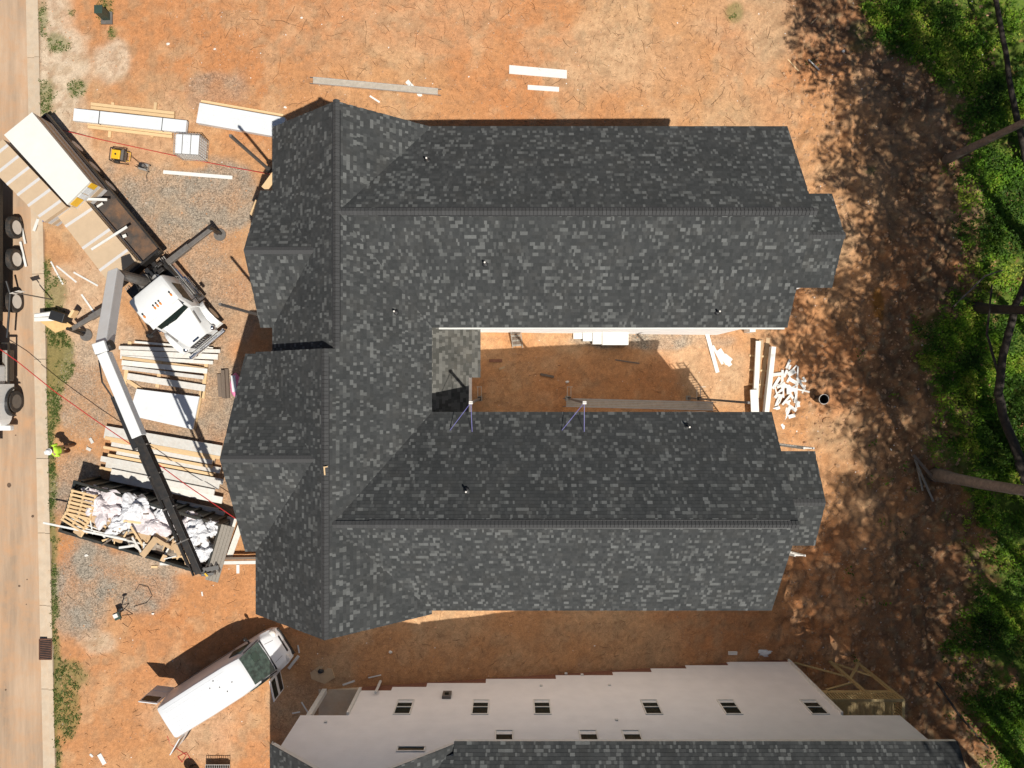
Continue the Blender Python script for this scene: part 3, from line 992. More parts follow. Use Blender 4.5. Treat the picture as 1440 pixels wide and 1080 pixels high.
# window builder on a wall facing +y (sgn=1) or -y (sgn=-1)
def window(house, x, yw, z0, z1, w, sgn=1, reflection=.35, double=True):
    fz = .05
    mb = MB()
    d = sgn
    mb.box((x, yw + d * fz / 2, z1 - .03), (w, fz, .06)); mb.box((x, yw + d * fz / 2, z0 + .03), (w, fz + .02, .06))
    for s in (-1, 1): mb.box((x + s * (w / 2 - .03), yw + d * fz / 2, (z0 + z1) / 2), (.06, fz - .004, z1 - z0 - .12))
    wi = mb.build('window', M['trim_white'], house)
    mb = MB(); mb.box((x, yw + d * .008, (z0 + z1) / 2), (w - .12, .014, z1 - z0 - .12)); mb.build('pane', M['glass_dark'], wi)
    if double:
        mb = MB(); mb.box((x, yw + d * .028, (z0 + z1) / 2), (w - .12, .03, .06)); mb.build('meeting_rail', M['trim_white'], wi)
    if reflection:
        hb = (z1 - z0) * reflection * .5
        mb = MB(); mb.box((x, yw + d * .019, z0 + .06 + hb / 2), (w - .13, .006, hb)); mb.build('reflected_sill', M['wrap_white'], wi)  # white strip painted as a sill reflected in the pane
    return wi
for xx in (0.5, 3.6, 6.7, 9.3):
    window(h1, xx, 2.63, 3.9, 5.4, .9, -1, 0)
    window(h1, xx, -1.475, 3.9, 5.4, .9, 1, 0)
for xx in (-1.5, 2.6, 6.4, 9.5):
    window(h1, xx, 10.23, 3.9, 5.4, .9, 1, 0)

# ---- second house at the foot of the picture
h2 = thing('house', 'cream sided house seen along its shaded long wall, dark roof cut by the frame', 'house', (3, -20, T(3)))
B1 = Gable('y', -9.90, -2.33, -36.0, -14.75, -6.1, 6.0, 9.2)
B2 = Gable('x', -2.36, 18.25, -22.8, -14.65, -18.72, 6.0, 8.8)
B4 = Gable('x', -5.9, -2.36, -22.35, -15.10, -18.72, 6.0 + 2.8 * .45 / 4.07, 8.8)
B3 = Gable('x', -5.8, 18.25, -34.4, -26.2, -30.3, 6.0, 8.8)
gab2 = [B1, B2, B3, B4]
shingle_roof(h2, gab2, 300, view=lambda p: p.y > -20.5, n_caps=60)
YW = -14.95
# long wall: first floor with stepped foot, second floor wider
steps = [(-7.40, .2)]
stp = [(550, 971), (599.5, 966), (683, 960.5), (782, 954.7), (862.5, 949.5), (917, 945), (966, 940), (1025, 935.5), (1109, 930.7)]
xprev = -7.40
lower = MB(); found = MB()
for px_, py_ in stp:
    D = -YW * F / (py_ - 540)
    zb = CAM_H - D
    xn = (px_ - 720) * D / F if px_ < 1100 else 14.9
    lower.box(((xprev + xn) / 2, YW - .10, (zb + 2.95) / 2), (xn - xprev - (.0), .20, 2.95 - zb))
    found.box(((xprev + xn) / 2, YW - .15, (zb - 1.6 + zb) / 2), (xn - xprev, .22, 1.6))
    xprev = xn
found.build('foundation', M['brick'], h2)
lower.build('wall', M['siding'], h2)
up = MB()
pr = [(-9.55, 2.95), (17.5, 2.95), (17.5, 5.85), (-2.6, 5.85), (-6.1, 8.85), (-9.55, 6.15)]
up.loft([[(x, YW, z) for x, z in pr], [(x, YW - .2, z) for x, z in pr]])
up.build('wall', M['siding'], h2)
bk = MB(); bk.box((14.8, -18.8, -.9), (.2, 7.5, 7.7)); bk.box((17.4, -18.8, 4.4), (.2, 7.5, 2.9)); bk.box((16.2, -18.8, 2.98), (2.3, 7.5, .08))
bk.box((-7.3, -19.5, 1.4), (.2, 8.9, 3.1)); bk.box((-9.45, -22, 4.5), (.2, 13.8, 3.1)); bk.box((-8.4, -18.5, 3.0), (2.0, 6.9, .1))
bk.build('wall', M['siding'], h2)
MB().box((-7.42, YW + .005, 1.55), (.12, .24, 2.75)).build('corner_trim', M['trim_white'], h2); MB().box((14.92, YW + .005, -.3), (.1, .24, 6.4)).build('corner_trim', M['trim_white'], h2)
pc = MB(); pc.box((-9.2, YW - .12, 1.35), (.22, .22, 3.2)); pc.build('porch_post', M['trim_white'], h2)
pf = MB(); pf.box((-8.4, -16.6, -.12), (2.2, 3.2, .3)); pf.build('porch_floor', m_kerb, h2)
rl = MB()
rl.bar((-7.7, -15.3, 1.0), (-7.7, -17.0, 1.0), .05, .05); rl.bar((-7.7, -15.3, .15), (-7.7, -17.0, .15), .05, .05)
for k in range(9): rl.bar((-7.7, -15.3 - k * .2, .15), (-7.7, -15.3 - k * .2, 1.0), .03, .03)
rl.build('porch_railing', M['black_steel'], h2)
def xwin(px_, py_=996.0):
    D = -YW * F / (py_ - 540); return (px_ - 720) * D / F
for p_ in (567.5, 675.5, 762.5, 916.5, 1027, 1146):
    window(h2, xwin(p_), YW, 1.38, 2.9, .80, 1, .32)
for p_ in (709, 828, 889):
    window(h2, xwin(p_, 1036), YW, 4.42, 5.75, .80, 1, .45, double=False)
window(h2, xwin(578, 1054), YW, 5.83, 6.25, 1.18, 1, 0, double=False)
mb = MB(); mb.box((xwin(630, 972), YW + .08, 0.95), (.42, .14, .62)); mt_ = mb.build('meter_box', M['grey_steel'], h2, bevel=.01)
mb = MB(); mb.box((xwin(630, 972), YW + .17, 1.02), (.2, .04, .2)); mb.build('meter_dial', M['glass_dark'], mt_)
for px_, py_ in ((534, 958), (761, 965), (857, 964), (796, 948), (818.5, 949.5), (458, 1016), (867, 1013)):
    z = 36 + YW * F / (py_ - 540)
    mb = MB(); mb.box((xwin(px_, py_), YW + .035, z), (.14, .07, .14)); mb.build('wall_vent', M['trim_white'], h2, bevel=.01)
mb = MB(); x_ = xwin(534, 965); mb.tube([(x_, YW + .16, -.6), (x_, YW + .16, .9)], .07, 8); mb.build('downpipe', M['trim_white'], h2)

# ---- deck behind the second house (a part of its own thing)
dk = thing('deck', 'yellow treated timber deck with baluster railing behind the cream house', 'deck', (17, -16, -4.2))
def bx(name, mt, c, d, par=dk): return MB().box(c, d).build(name, M[mt], par)
y0d = -15.15
nb = 14
for k in range(27):
    x = 15.03 + k * .142
    bx('deck_board', 'treated', (x, -17.0, -.05), (.130, 3.5, .035))
bx('joist', 'treated', (16.9, y0d - .06, -.2), (3.8, .05, .24)); bx('joist', 'treated', (18.78, -17.0, -.2), (.05, 3.6, .24))
for p in ((17.36, y0d), (18.74, y0d), (18.74, -17.0), (15.08, y0d)):
    bx('post', 'treated', (p[0], p[1], -1.75), (.14, .14, 5.3))
rt = bx('top_rail', 'treated', (16.9, y0d, .93), (3.8, .14, .04)); bx('top_rail', 'treated', (18.74, -16.7, .93), (.14, 3.2, .045))
bx('bottom_rail', 'treated', (16.9, y0d, .10), (3.8, .05, .07)); bx('bottom_rail', 'treated', (18.74, -16.7, .10), (.05, 3.1, .07))
for k in range(26): bx('baluster', 'treated', (15.22 + k * .135, y0d + .01, .5), (.045, .045, .82))
for k in range(20): bx('baluster', 'treated', (18.75, -15.3 - k * .14, .5), (.045, .045, .82))
for a, b_ in (((17.36, y0d, -3.9), (18.74, y0d, -1.9)), ((18.74, y0d + .03, -3.6), (17.36, y0d + .03, -1.6)), ((17.36, y0d, -1.2), (15.6, y0d, -.3)), ((15.3, y0d, -3.9), (17.36, y0d, -1.9))):
    MB().bar(a, b_, .05, .14).build('brace', M['treated'], dk)
# ------------------------------------------------------------------ boards
def board(p0, p1, w, h=.04, mt='primed_board', name='board', label=None, cat='board', group=None, lift=0.0, parent=None):
    p0, p1 = Vector(p0), Vector(p1)
    p0 = p0 + Vector((0, 0, h / 2 + lift)); p1 = p1 + Vector((0, 0, h / 2 + lift))
    c = (p0 + p1) / 2
    d = p1 - p0
    mb = MB().bar(p0, p1, w, h)
    if parent: return mb.build(name, M[mt], parent)
    o = mb.build(name, M[mt], None, loc=(c.x, c.y, c.z - h / 2), rotz=math.atan2(d.y, d.x))
    tag(o, label, cat, group)
    return o
def gboard(a, b_, wpx, label, mt='primed_board', h=.03, lift=0.0, group=None, name='board', cat='board', parent=None):
    p, q = G(*a, lift), G(*b_, lift)
    p.z -= 0; q.z -= 0
    return board(p, q, wpx / 28.6, h, mt, name, label, cat, group, 0.005, parent)

# bundles top left
def bundle_white():
    t = thing('siding_bundle', 'long white siding bundle in three lengths lying on yellow timbers, left of the house', 'bundle', G(184, 170))
    a, b_ = (105, 162), (263, 179)
    for k, (f0, f1, off) in enumerate(((0, .225, 0), (.232, .785, 0), (.79, 1, 1))):
        p = G(a[0] + (b_[0] - a[0]) * f0, a[1] + (b_[1] - a[1]) * f0, .36); q = G(a[0] + (b_[0] - a[0]) * f1, a[1] + (b_[1] - a[1]) * f1, .36)
        MB().bar(p, q, .60, .22).build('siding_pack', M['wrap_white'], t, bevel=.012)
    for f_ in (.228, .787):
        p = G(a[0] + (b_[0] - a[0]) * f_, a[1] + (b_[1] - a[1]) * f_, .375)
        d = (G(*b_) - G(*a)).normalized(); n_ = Vector((-d.y, d.x, 0))
        MB().bar(p - n_ * .31, p + n_ * .31, .025, .225).build('strap', M['black_plastic'], t)
bundle_white()
for k, (a, b_) in enumerate((((129, 147), (246, 160)), ((129, 152), (246, 165)), ((124, 174), (243, 188)), ((125, 179), (243, 193)))):
    gboard(a, b_, 4.2, ('yellow timber above' if k < 2 else 'yellow timber below') + ' the white siding bundle, ' + ('outer' if k in (0, 3) else 'inner') + ' one of two', 'pine', .09, .1, 'timbers beside the white siding bundle', 'timber', 'timber')
for px_ in (160, 220):
    gboard((px_, 145), (px_ - 5, 194), 4, 'short yellow bearer under the white siding bundle, ' + ('left' if px_ == 160 else 'right') + ' one', 'pine', .09, 0, None, 'bearer', 'timber')
t = thing('siding_bundle', 'wide white wrapped siding bundle running under the roof corner of the big house', 'bundle', G(335, 170))
p, q = G(280, 160, .35), G(400, 181, .35)
MB().bar(p, q, .98, .32).build('siding_pack', M['wrap_white'], t, bevel=.015)
board(G(285, 144), G(400, 164), .11, .2, 'pine', 'timber', parent=t)
d = (q - p).normalized(); n_ = Vector((-d.y, d.x, 0))
for k in range(3):
    MB().bar(p + n_ * (-.25 + k * .24) + Vector((0, 0, .163)), q + n_ * (-.25 + k * .24) + Vector((0, 0, .163)), .012, .012).build('fold', M['trim_white'], t)
gboard((230, 242), (327, 250), 5, 'thin white board on the gravel edge below the caged water tank', 'trim_white', .03)
gboard((716, 98), (797, 105), 12.5, 'wide white board lying on the clay above the long roof', 'trim_white', .04)
gboard((742, 123), (786, 126), 7, 'short narrow white board below the wide one above the long roof', 'trim_white', .03)
gboard((572, 114), (592, 136), 6, 'white offcut crossing beneath the aluminium scaffold plank', 'trim_white', .01)
gboard((520, 135), (534, 144), 2.4, 'small white batten below the aluminium scaffold plank', 'trim_white', .015)
gboard((992, 462), (1009, 524), 6, 'long white board in the sunny end of the court, crossing the others', 'trim_white', .03, .06)
gboard((1010, 492), (1026, 515), 9, 'short wide white board on the crossed heap in the court', 'trim_white', .03)
gboard((1002, 486), (1016, 512), 4, 'thin white batten under the crossed boards in the court', 'trim_white', .02)
gboard((1018, 500), (1028, 508), 8, 'small white offcut at the tip of the crossed boards in the court', 'trim_white', .02, .03)
gboard((841, 475), (882, 483), 3, 'white batten on the clay beside the court steps', 'trim_white', .03)
gboard((865, 506), (899, 511), 2, 'brown batten in the shade of the court', 'old_wood', .03)
gboard((760, 526), (779, 530), 3.4, 'short brown block in the middle of the court shade', 'old_wood', .05)
gboard((702, 519), (710, 516), 3, 'small brown block near the porch roof in the court', 'cardboard', .04)
gboard((688, 507), (706, 507), 4, 'broken red brick piece in the court shade', 'brick', .05, 0, None, 'brick_piece', 'brick')
gboard((482, 963), (499, 957), 2.6, 'white batten on shaded clay before the porch of the cream house', 'trim_white', .03)
gboard((406, 940), (420, 922), 4, 'white offcut in the shade in front of the van', 'trim_white', .03)
gboard((419, 907), (421, 918), 2, 'tiny upright white sliver beyond the van bonnet', 'trim_white', .02)
gboard((518, 953), (536, 949), 1.6, 'thin white strip by the wall corner of the cream house', 'trim_white', .02)
gboard((424, 987), (434, 1003), 1.8, 'thin white strip beside the porch of the cream house', 'trim_white', .02)
gboard((411, 1003), (422, 1001), 1.8, 'short white strip left of the cream house porch', 'trim_white', .02)
gboard((1206, 772), (1225, 770), 3, 'grey batten on shaded ground right of the lower roof', 'primed_board', .03)
gboard((1284, 640), (1316, 677), 4.5, 'reddish plank leaning over others in the wood', 'old_wood', .05, .3)
gboard((1286, 646), (1312, 705), 3, 'long grey pole beside the reddish plank in the wood', 'grey_wood', .05, .1)
gboard((1288, 650), (1297, 690), 2.5, 'short grey pole beside the reddish plank in the wood', 'grey_wood', .05, .0)
gboard((1252, 631), (1265, 648), 1.5, 'thin pale stick left of the planks in the wood', 'primed_board', .02)
gboard((1137, 104 - 20), (1152, 99), 2, 'pale stick on the clay near the top right shade', 'primed_board', .03)
gboard((1106, 82), (1124, 101), 1.8, 'thin pale stick on open clay near the top right shade', 'pine', .02)
gboard((1140, 34), (1149, 25), 1.6, 'small pale stick close to the top edge of the clay', 'pine', .02)
gboard((1344, 1040), (1351, 1044), 4, 'white pipe end at the far corner of the cream house', 'trim_white', .05, .1)
gboard((1024, 918), (1036, 918), 5, 'small white box lid on the shaded clay beside the cream house', 'litter', .08)
gboard((284, 872 - 40), (285, 856 - 18), 2, 'thin white batten upright on clay below the crane hook', 'trim_white', .02)
gboard((140, 1060), (148, 1074), 6, 'white block on the clay at the bottom left', 'trim_white', .05)
gboard((127, 1068 - 8), (131, 1072 - 8), 3, 'small chip beside the white block at the bottom left', 'trim_white', .03)
gboard((127, 616), (131, 623), 4, 'small pale block on gravel near the worker', 'primed_board', .04)
gboard((122, 630), (128, 633), 4, 'pale tile right of the worker, nearest to the worker', 'primed_board', .03)
gboard((146, 628), (152, 630), 3, 'pale chip on the clay at the board ends', 'primed_board', .03)

# boards strewn at the left of the truck
for k, (a, b_, w) in enumerate((((28, 306), (36, 343), 2.6), ((29, 340), (37, 375), 3), ((72, 368), (89, 400), 2.2), ((80, 374), (108, 397), 2.4), ((104, 383), (138, 402), 2.4), ((115, 414), (138, 447), 2.6), ((48, 325), (54, 308), 4))):
    gboard(a, b_, w, ['white batten on the road edge, upper of two by the truck wheels', 'white batten on the road edge, lower of two by the truck wheels', 'short white batten nearest the grass tuft behind the crane truck',
                      'middle white batten of three below the crane truck bed', 'right white batten of three below the crane truck bed', 'pale batten on clay under the crane arm', 'wide pale scrap on the road edge beside the truck bed'][k], 'trim_white', .03)

# plank scaffold at the top
def walk_plank(name, a, b_, w, label, zf=None):
    p, q = a, b_
    t = thing(name, label, 'scaffold plank', ((p + q) / 2))
    d = (q - p).normalized(); n_ = Vector((-d.y, d.x, 0))
    nb_ = 5
    for k in range(nb_):
        o = -w / 2 + w * (k + .5) / nb_
        MB().bar(p + n_ * o + Vector((0, 0, .1)), q + n_ * o + Vector((0, 0, .1)), w / nb_ - .012, .03).build('slat', M['alu_dusty'], t)
    for o in (-w / 2, w / 2):
        MB().bar(p + n_ * o + Vector((0, 0, .06)), q + n_ * o + Vector((0, 0, .06)), .03, .13).build('side_rail', M['aluminium'], t)
    for e, s in ((p, -1), (q, 1)):
        for o in (-w / 2, w / 2):
            MB().bar(e + n_ * o + Vector((0, 0, .05)), e + n_ * o + d * s * .16 + Vector((0, 0, .05)), .035, .05).build('end_hook', M['grey_steel'], t)
    return t
walk_plank('scaffold_plank', G(441, 114, .12), G(616, 130, .12), .30, 'long aluminium scaffold plank lying on the clay above the roof')
walk_plank('scaffold_plank', P(796, 566, -.65), P(1002, 571, -.65), .40, 'aluminium scaffold plank hung between poles along the court wall')

# ------------------------------------------------------------------ wood piles
pine_l = 'bare yellow timber in the board piles between crane truck and dumpster'
prim_l = 'white primed board in the board piles between crane truck and dumpster'
grp = 'boards piled between the crane truck and the dumpster'
pile1 = [((190, 481), (300, 490), 3, 'primed_board'), ((172, 487), (285, 492), 3, 'old_wood'), ((168, 489), (310, 494), 5, 'primed_board'), ((170, 496), (307, 502), 7.5, 'primed_board'),
         ((170, 502), (300, 510), 5, 'primed_board'), ((172, 503), (228, 510), 4, 'pine'), ((225, 510), (288, 519), 4.5, 'pine'), ((172, 510), (292, 522), 7, 'primed_board'),
         ((173, 517), (287, 531), 5, 'primed_board'), ((180, 529), (289, 546), 9, 'primed_board')]
for k, (a, b_, w, mt_) in enumerate(pile1):
    gboard(a, b_, w, {'pine': 'yellow timber ' + ('left' if a[0] < 200 else 'right') + ' of two end to end in the pile beside the crane truck bonnet', 'old_wood': 'dark thin board at the top of the pile beside the bonnet',
                      'primed_board': 'white primed board, ' + ['topmost', '', 'second', 'third', 'fourth', '', '', 'fifth', 'sixth', 'lowest'][k] + ' white one of the pile beside the bonnet'}[mt_], mt_, .06, .16 + .05 * (k % 3), 'boards in the pile beside the bonnet' if mt_ == 'primed_board' else None)
for k, (a, b_) in enumerate((((184, 480), (176, 545)), ((232, 482), (222, 545)), ((292, 500), (286, 560)), ((286, 540), (273, 604)), ((180, 535), (200, 548)))):
    gboard(a, b_, 5, ['left bearer timber under the pile beside the bonnet', 'middle bearer timber under the pile beside the bonnet', 'right bearer timber under the pile beside the bonnet', 'yellow bearer timber along the right edge of the wide white sheet', 'short slanting yellow timber between the pile and the wide white sheet'][k], 'pine', .09, .0, None, 'bearer', 'timber')
for k in range(4):
    gboard((168, 562 + k * 5), (182, 564 + k * 5), 3.5, 'yellow bearer end sticking out left of the wide white sheet', 'pine', .09, .0, 'bearer ends left of the wide white sheet', 'bearer', 'timber')
sp = [G(192, 547, .3), G(280, 558, .3), G(271, 604, .3), G(181, 584, .3)]
mb = MB(); mb.slab(sp, .10)
c_ = sum(sp, Vector()) / 4
o = mb.build('sheet_stack', M['wrap_white'], None, loc=(c_.x, c_.y, c_.z - .1)); tag(o, 'wide white sheet stack lying between the two board piles', 'sheet stack')
random.seed(21)
kinds = ['w18', 'w18', 'p5', 'p5', 'w7', 'p4', 'w9', 'p4', 'w8', 'w10', 'p4', 'w9', 'w10', 'w8', 'w9', 'w8', 'w8']
y_ = 600
for k, kd in enumerate(kinds):
    w = int(kd[1:]); mt_ = 'pine' if kd[0] == 'p' else 'primed_board'
    if k == 1: continue
    yc = y_ + w / 2
    xl = 160 + random.uniform(-15, 14) - (yc - 600) * .15; xr = 312 + random.uniform(-14, 6)
    if k > 12: xl -= 22
    sl = .165 + .05 * (yc - 600) / 90
    ords = 'topmost second third fourth fifth sixth seventh eighth ninth tenth eleventh twelfth thirteenth fourteenth fifteenth sixteenth'.split()
    gboard((xl, yc - 2), (xr, yc - 2 + (xr - xl) * sl), w * .93, ('white primed board, ' if mt_ == 'primed_board' else 'bare yellow timber, ') + ords[k - (k > 0)] + ' piece down the large fanned pile above the dumpster', mt_, .05 + .05 * random.random(), random.uniform(.12, .34), grp)
    y_ += w * .82
for k, px_ in enumerate((172, 240, 300)):
    gboard((px_ + 6, 606 + (px_ - 160) * .17), (px_ - 14, 690 + (px_ - 160) * .1), 5, ['left', 'middle', 'right'][k] + ' bearer timber under the large fanned board pile', 'old_wood', .09, 0, None, 'bearer', 'timber')
# rail ties and pink bag near the eave
for k in range(3):
    a = (309 + k * 5.2, 522 - k * 1.5 + (4 if k == 0 else 0)); b_ = (311 + k * 5.2, 560 - (0 if k else 2))
    gboard(a, b_, 5, ['left', 'middle', 'right'][k] + ' one of three dark weathered timbers by the eave of the front gable', 'old_wood', .12, .12 * (k == 1), None, 'timber', 'timber')
p = G(331, 541, .1)
mb = MB(); mb.blob(p, (.24, .62, .16), 12, 8, .25, 4.0)
o = mb.build('insulation_bag', M['pink'], None, loc=(p.x, p.y, p.z - .1), smooth=True); tag(o, 'pink and white insulation pack beside the dark weathered timbers', 'bag')
mb = MB(); mb.bar(p + Vector((-.06, .45, .15)), p + Vector((.02, -.35, .16)), .22, .02); mb.build('printed_label', M['wrap_white'], o)

# ------------------------------------------------------------------ dumpster with its load
random.seed(5)
AX = Vector((.958, -.286, 0)); AY = Vector((.286, .958, 0))
BL = P(84, 747, 1.75); BL.z = 0
DL, DW, DH = 7.1, 2.45, 1.75
dang = math.atan2(AX.y, AX.x)
dmp = thing('dumpster', 'black open roll-off dumpster heaped with building rubbish', 'dumpster', BL, dang)
def dl(x, y, z): return BL + AX * x + AY * y + Vector((0, 0, z))
def dpart(name, c, d, mt='dumpster', par=None): return MB().box(c, d).build(name, M[mt], par or dmp, local=True)
dpart('floor', (DL / 2, DW / 2, .12), (DL, DW, .1))
for y in (0.03, DW - .03):
    dpart('side_wall', (DL / 2, y, .9), (DL, .06, 1.6)); dpart('top_rim', (DL / 2, y, DH), (DL + .1, .12, .1))
for x in (.03, ):
    dpart('end_wall', (x, DW / 2, .9), (.06, DW - .13, 1.6)); dpart('top_rim', (x, DW / 2, DH), (.12, DW - .13, .096))
for k in range(11):
    for y in (-.05, DW + .05):
        dpart('rib', (.3 + k * .65, y, .9), (.12, .1, 1.5))
# tail gate of grey boards
gt = MB(); gt.box((DL, DW / 2, .9), (.08, DW - .13, 1.7)); gate = gt.build('tail_gate', M['dumpster'], dmp, local=True)
for k in range(4):
    dpart('gate_board', (DL + .12 + k * .15, DW / 2 - .1, DH - .05 - k * .02), (.14, DW + .25, .05), 'grey_wood', None)
# rubbish bed: one lumpy fill
V = []; Fc = []
nxr, nyr = 56, 20
for i in range(nxr):
    for j in range(nyr):
        x = .12 + (DL - .24) * i / (nxr - 1); y = .12 + (DW - .24) * j / (nyr - 1)
        z = 1.15 + .55 * mnoise.noise(Vector((x * 1.1, y * 1.3, 2))) + .2 * mnoise.noise(Vector((x * 3, y * 3, 7))) - .5 * max(0, (y - 1.9) / .5) - .3 * max(0, 1.2 - x)
        V.append((x, y, z))
Fc = [(i * nyr + j, (i + 1) * nyr + j, (i + 1) * nyr + j + 1, i * nyr + j + 1) for i in range(nxr - 1) for j in range(nyr - 1)]
mb = MB(); mb.add(V, Fc)
o = mb.build('rubble_fill', mat('rubble', (.30, .25, .20), .9, .5, 6, bump=.8, bscale=12), None, local=True, loc=BL, rotz=dang); o['kind'] = 'stuff'; o['label'] = 'mixed scrap filling the dumpster below the bags'
# plastic film heaps
def film(px_, py_, z, rx, ry, rz, mt_, label, seed, rot=0):
    p = P(px_, py_, z)
    mb = MB(); mb.blob(p, (rx, ry, rz), 56, 28, .75, seed, rot, 1.9)
    for i, v in enumerate(mb.v):
        vv = Vector(v); k = mnoise.noise(vv * 3.2 + Vector((seed, 0, 0))) * .13 + abs(mnoise.noise(vv * 7 + Vector((seed, 0, 0)))) * .13 + mnoise.noise(vv * 16 + Vector((seed, 3, 0))) * .05
        vv += (vv - p).normalized() * k; mb.v[i] = tuple(vv)
    o = mb.build('plastic_heap', M[mt_], None, loc=(p.x, p.y, p.z - rz * .5), smooth=False); tag(o, label, 'plastic sheet')
film(146, 716, 1.6, .85, .75, .45, 'film_pink', 'big pinkish crumpled plastic heap at the left of the dumpster load', 1.0)
film(190, 712, 1.7, .62, .45, .38, 'plastic_film', 'clear white plastic bag heap in the upper middle of the dumpster', 2.0)
film(215, 735, 1.55, .85, .5, .32, 'film_pink', 'pinkish plastic between the cardboard and the crane boom', 3.0, -.3)
film(169, 737, 1.7, .55, .3, .25, 'plastic_film', 'torn white sheet in the middle of the dumpster load', 4.0, .6)
film(278, 750, 1.6, .65, .6, .4, 'plastic_film', 'white bag heap right of the boom in the dumpster', 5.0)
film(268, 742 - 6, 1.5, .5, .4, .3, 'film_pink', 'pale pink bag beside the boom in the dumpster', 6.0)
film(288, 775, 1.5, .5, .35, .35, 'plastic_film', 'bulging white bag at the dumpster tail end', 7.0)
film(133, 690, 1.6, .45, .2, .25, 'film_pink', 'pink wrapped roll at the top left of the dumpster', 8.0, -.15)
film(298, 742, 1.5, .4, .3, .3, 'plastic_film', 'small white bag next to the grey gate boards', 9.0)
film(232, 722, 1.5, .4, .3, .25, 'plastic_film', 'small white film ball under the boom', 10.0)
# pallets
def pallet(c, rz, label):
    t = thing('pallet', label, 'pallet', c, rz)
    for k in range(7): MB().box((0, -.55 + k * .18, .12), (1.2, .10, .022)).build('slat', M['pine'], t, local=True)
    for k in range(3): MB().box((-.55 + k * .55, 0, .06), (.09, 1.2, .09)).build('runner', M['pine'], t, local=True)
pallet(P(116, 709, 1.95), dang + .05, 'yellow pallet at the left end of the dumpster load, upper one')
pallet(P(112, 724, 1.85), dang - .25, 'yellow pallet at the left end of the dumpster load, lower one')
lab_sc = {'pine': 'loose yellow lath in the dumpster load', 'trim_white': 'loose white offcut in the dumpster load', 'cardboard': 'brown cardboard piece in the dumpster load', 'primed_board': 'pale board scrap in the dumpster load', 'old_wood': 'dark board scrap in the dumpster load'}
for k in range(95):
    mt_ = random.choice(['pine', 'trim_white', 'cardboard', 'primed_board', 'trim_white', 'cardboard', 'pine', 'old_wood'])
    x = random.uniform(.5, DL - .5); y = random.uniform(.2, 1.2) if random.random() < .7 else random.uniform(.2, 2.2)
    p = dl(x, y, random.uniform(1.45, 1.95))
    a = random.uniform(0, 3.14); l = random.uniform(.25, 1.1); w = random.uniform(.04, .11)
    if mt_ == 'cardboard': l = random.uniform(.3, .7); w = random.uniform(.2, .45)
    dv = Vector((math.cos(a), math.sin(a), random.uniform(-.25, .25))) * l / 2
    nm = 'scrap_board' if mt_ != 'cardboard' else 'cardboard_piece'
    mb = MB().bar(p - dv, p + dv, w, .02, up=(random.uniform(-.3, .3), random.uniform(-.3, .3), 1))
    o = mb.build(nm, M[mt_], None, loc=(p.x, p.y, p.z - .02)); tag(o, lab_sc[mt_], 'cardboard' if mt_ == 'cardboard' else 'scrap', 'scrap of one kind heaped in the dumpster: ' + mt_.replace('_', ' '))
for k, (a, b_, z, w, mt_, lb) in enumerate((((61, 735), (178, 759), 1.95, .09, 'trim_white', 'long white batten poking out of the left end of the dumpster'),
        ((100, 738), (175, 757), 1.9, .05, 'trim_white', 'white batten beside the longest one in the dumpster'), ((98, 728), (140, 745), 1.9, .04, 'trim_white', 'thin white batten crossing near the pallets'),
        ((95, 741), (215, 768), 1.85, .07, 'primed_board', 'pale board along the near rim of the dumpster'), ((200, 782), (220, 757), 2.0, .28, 'cardboard', 'large brown cardboard flap over the near rim'),
        ((218, 757), (240, 770), 1.98, .16, 'cardboard', 'slanting brown cardboard strip beside the large flap'), ((184, 740), (200, 765), 1.95, .1, 'pine', 'yellow lath slanting over the near rim'),
        ((105, 712), (135, 722), 1.8, .1, 'trim_white', 'short white board below the pallets'))):
    p, q = P(*a, z), P(*b_, z)
    board(p, q, w, .03, mt_, 'scrap_board', lb, 'scrap')
# boards leaning past the gate and the long white beam
gboard((327, 728), (309, 784), 14, 'wide pale sheet leaning behind the dumpster gate under the eave', 'primed_board', .04, .5)
gboard((340, 735), (322, 785), 8, 'narrow pale sheet behind the dumpster gate under the eave', 'primed_board', .04, .3)
board(P(232, 786, .42), P(372, 784, .42), .12, .12, 'old_wood', 'timber', 'brown bar standing in for the shadow along the white beam below the dumpster', 'timber')  # brown bar painted in as the white beam's shadow
board(P(226, 792, .40), P(372, 790, .40), .16, .10, 'trim_white', 'beam', 'long white beam under the crane tip reaching to the house', 'beam')
board(G(335, 794), G(335, 806), .14, .05, 'trim_white', 'board', 'short white stub below the long white beam', 'board')
gboard((213, 797), (222, 797), 3, 'small pale block at the left end of the long white beam', 'pine', .04)

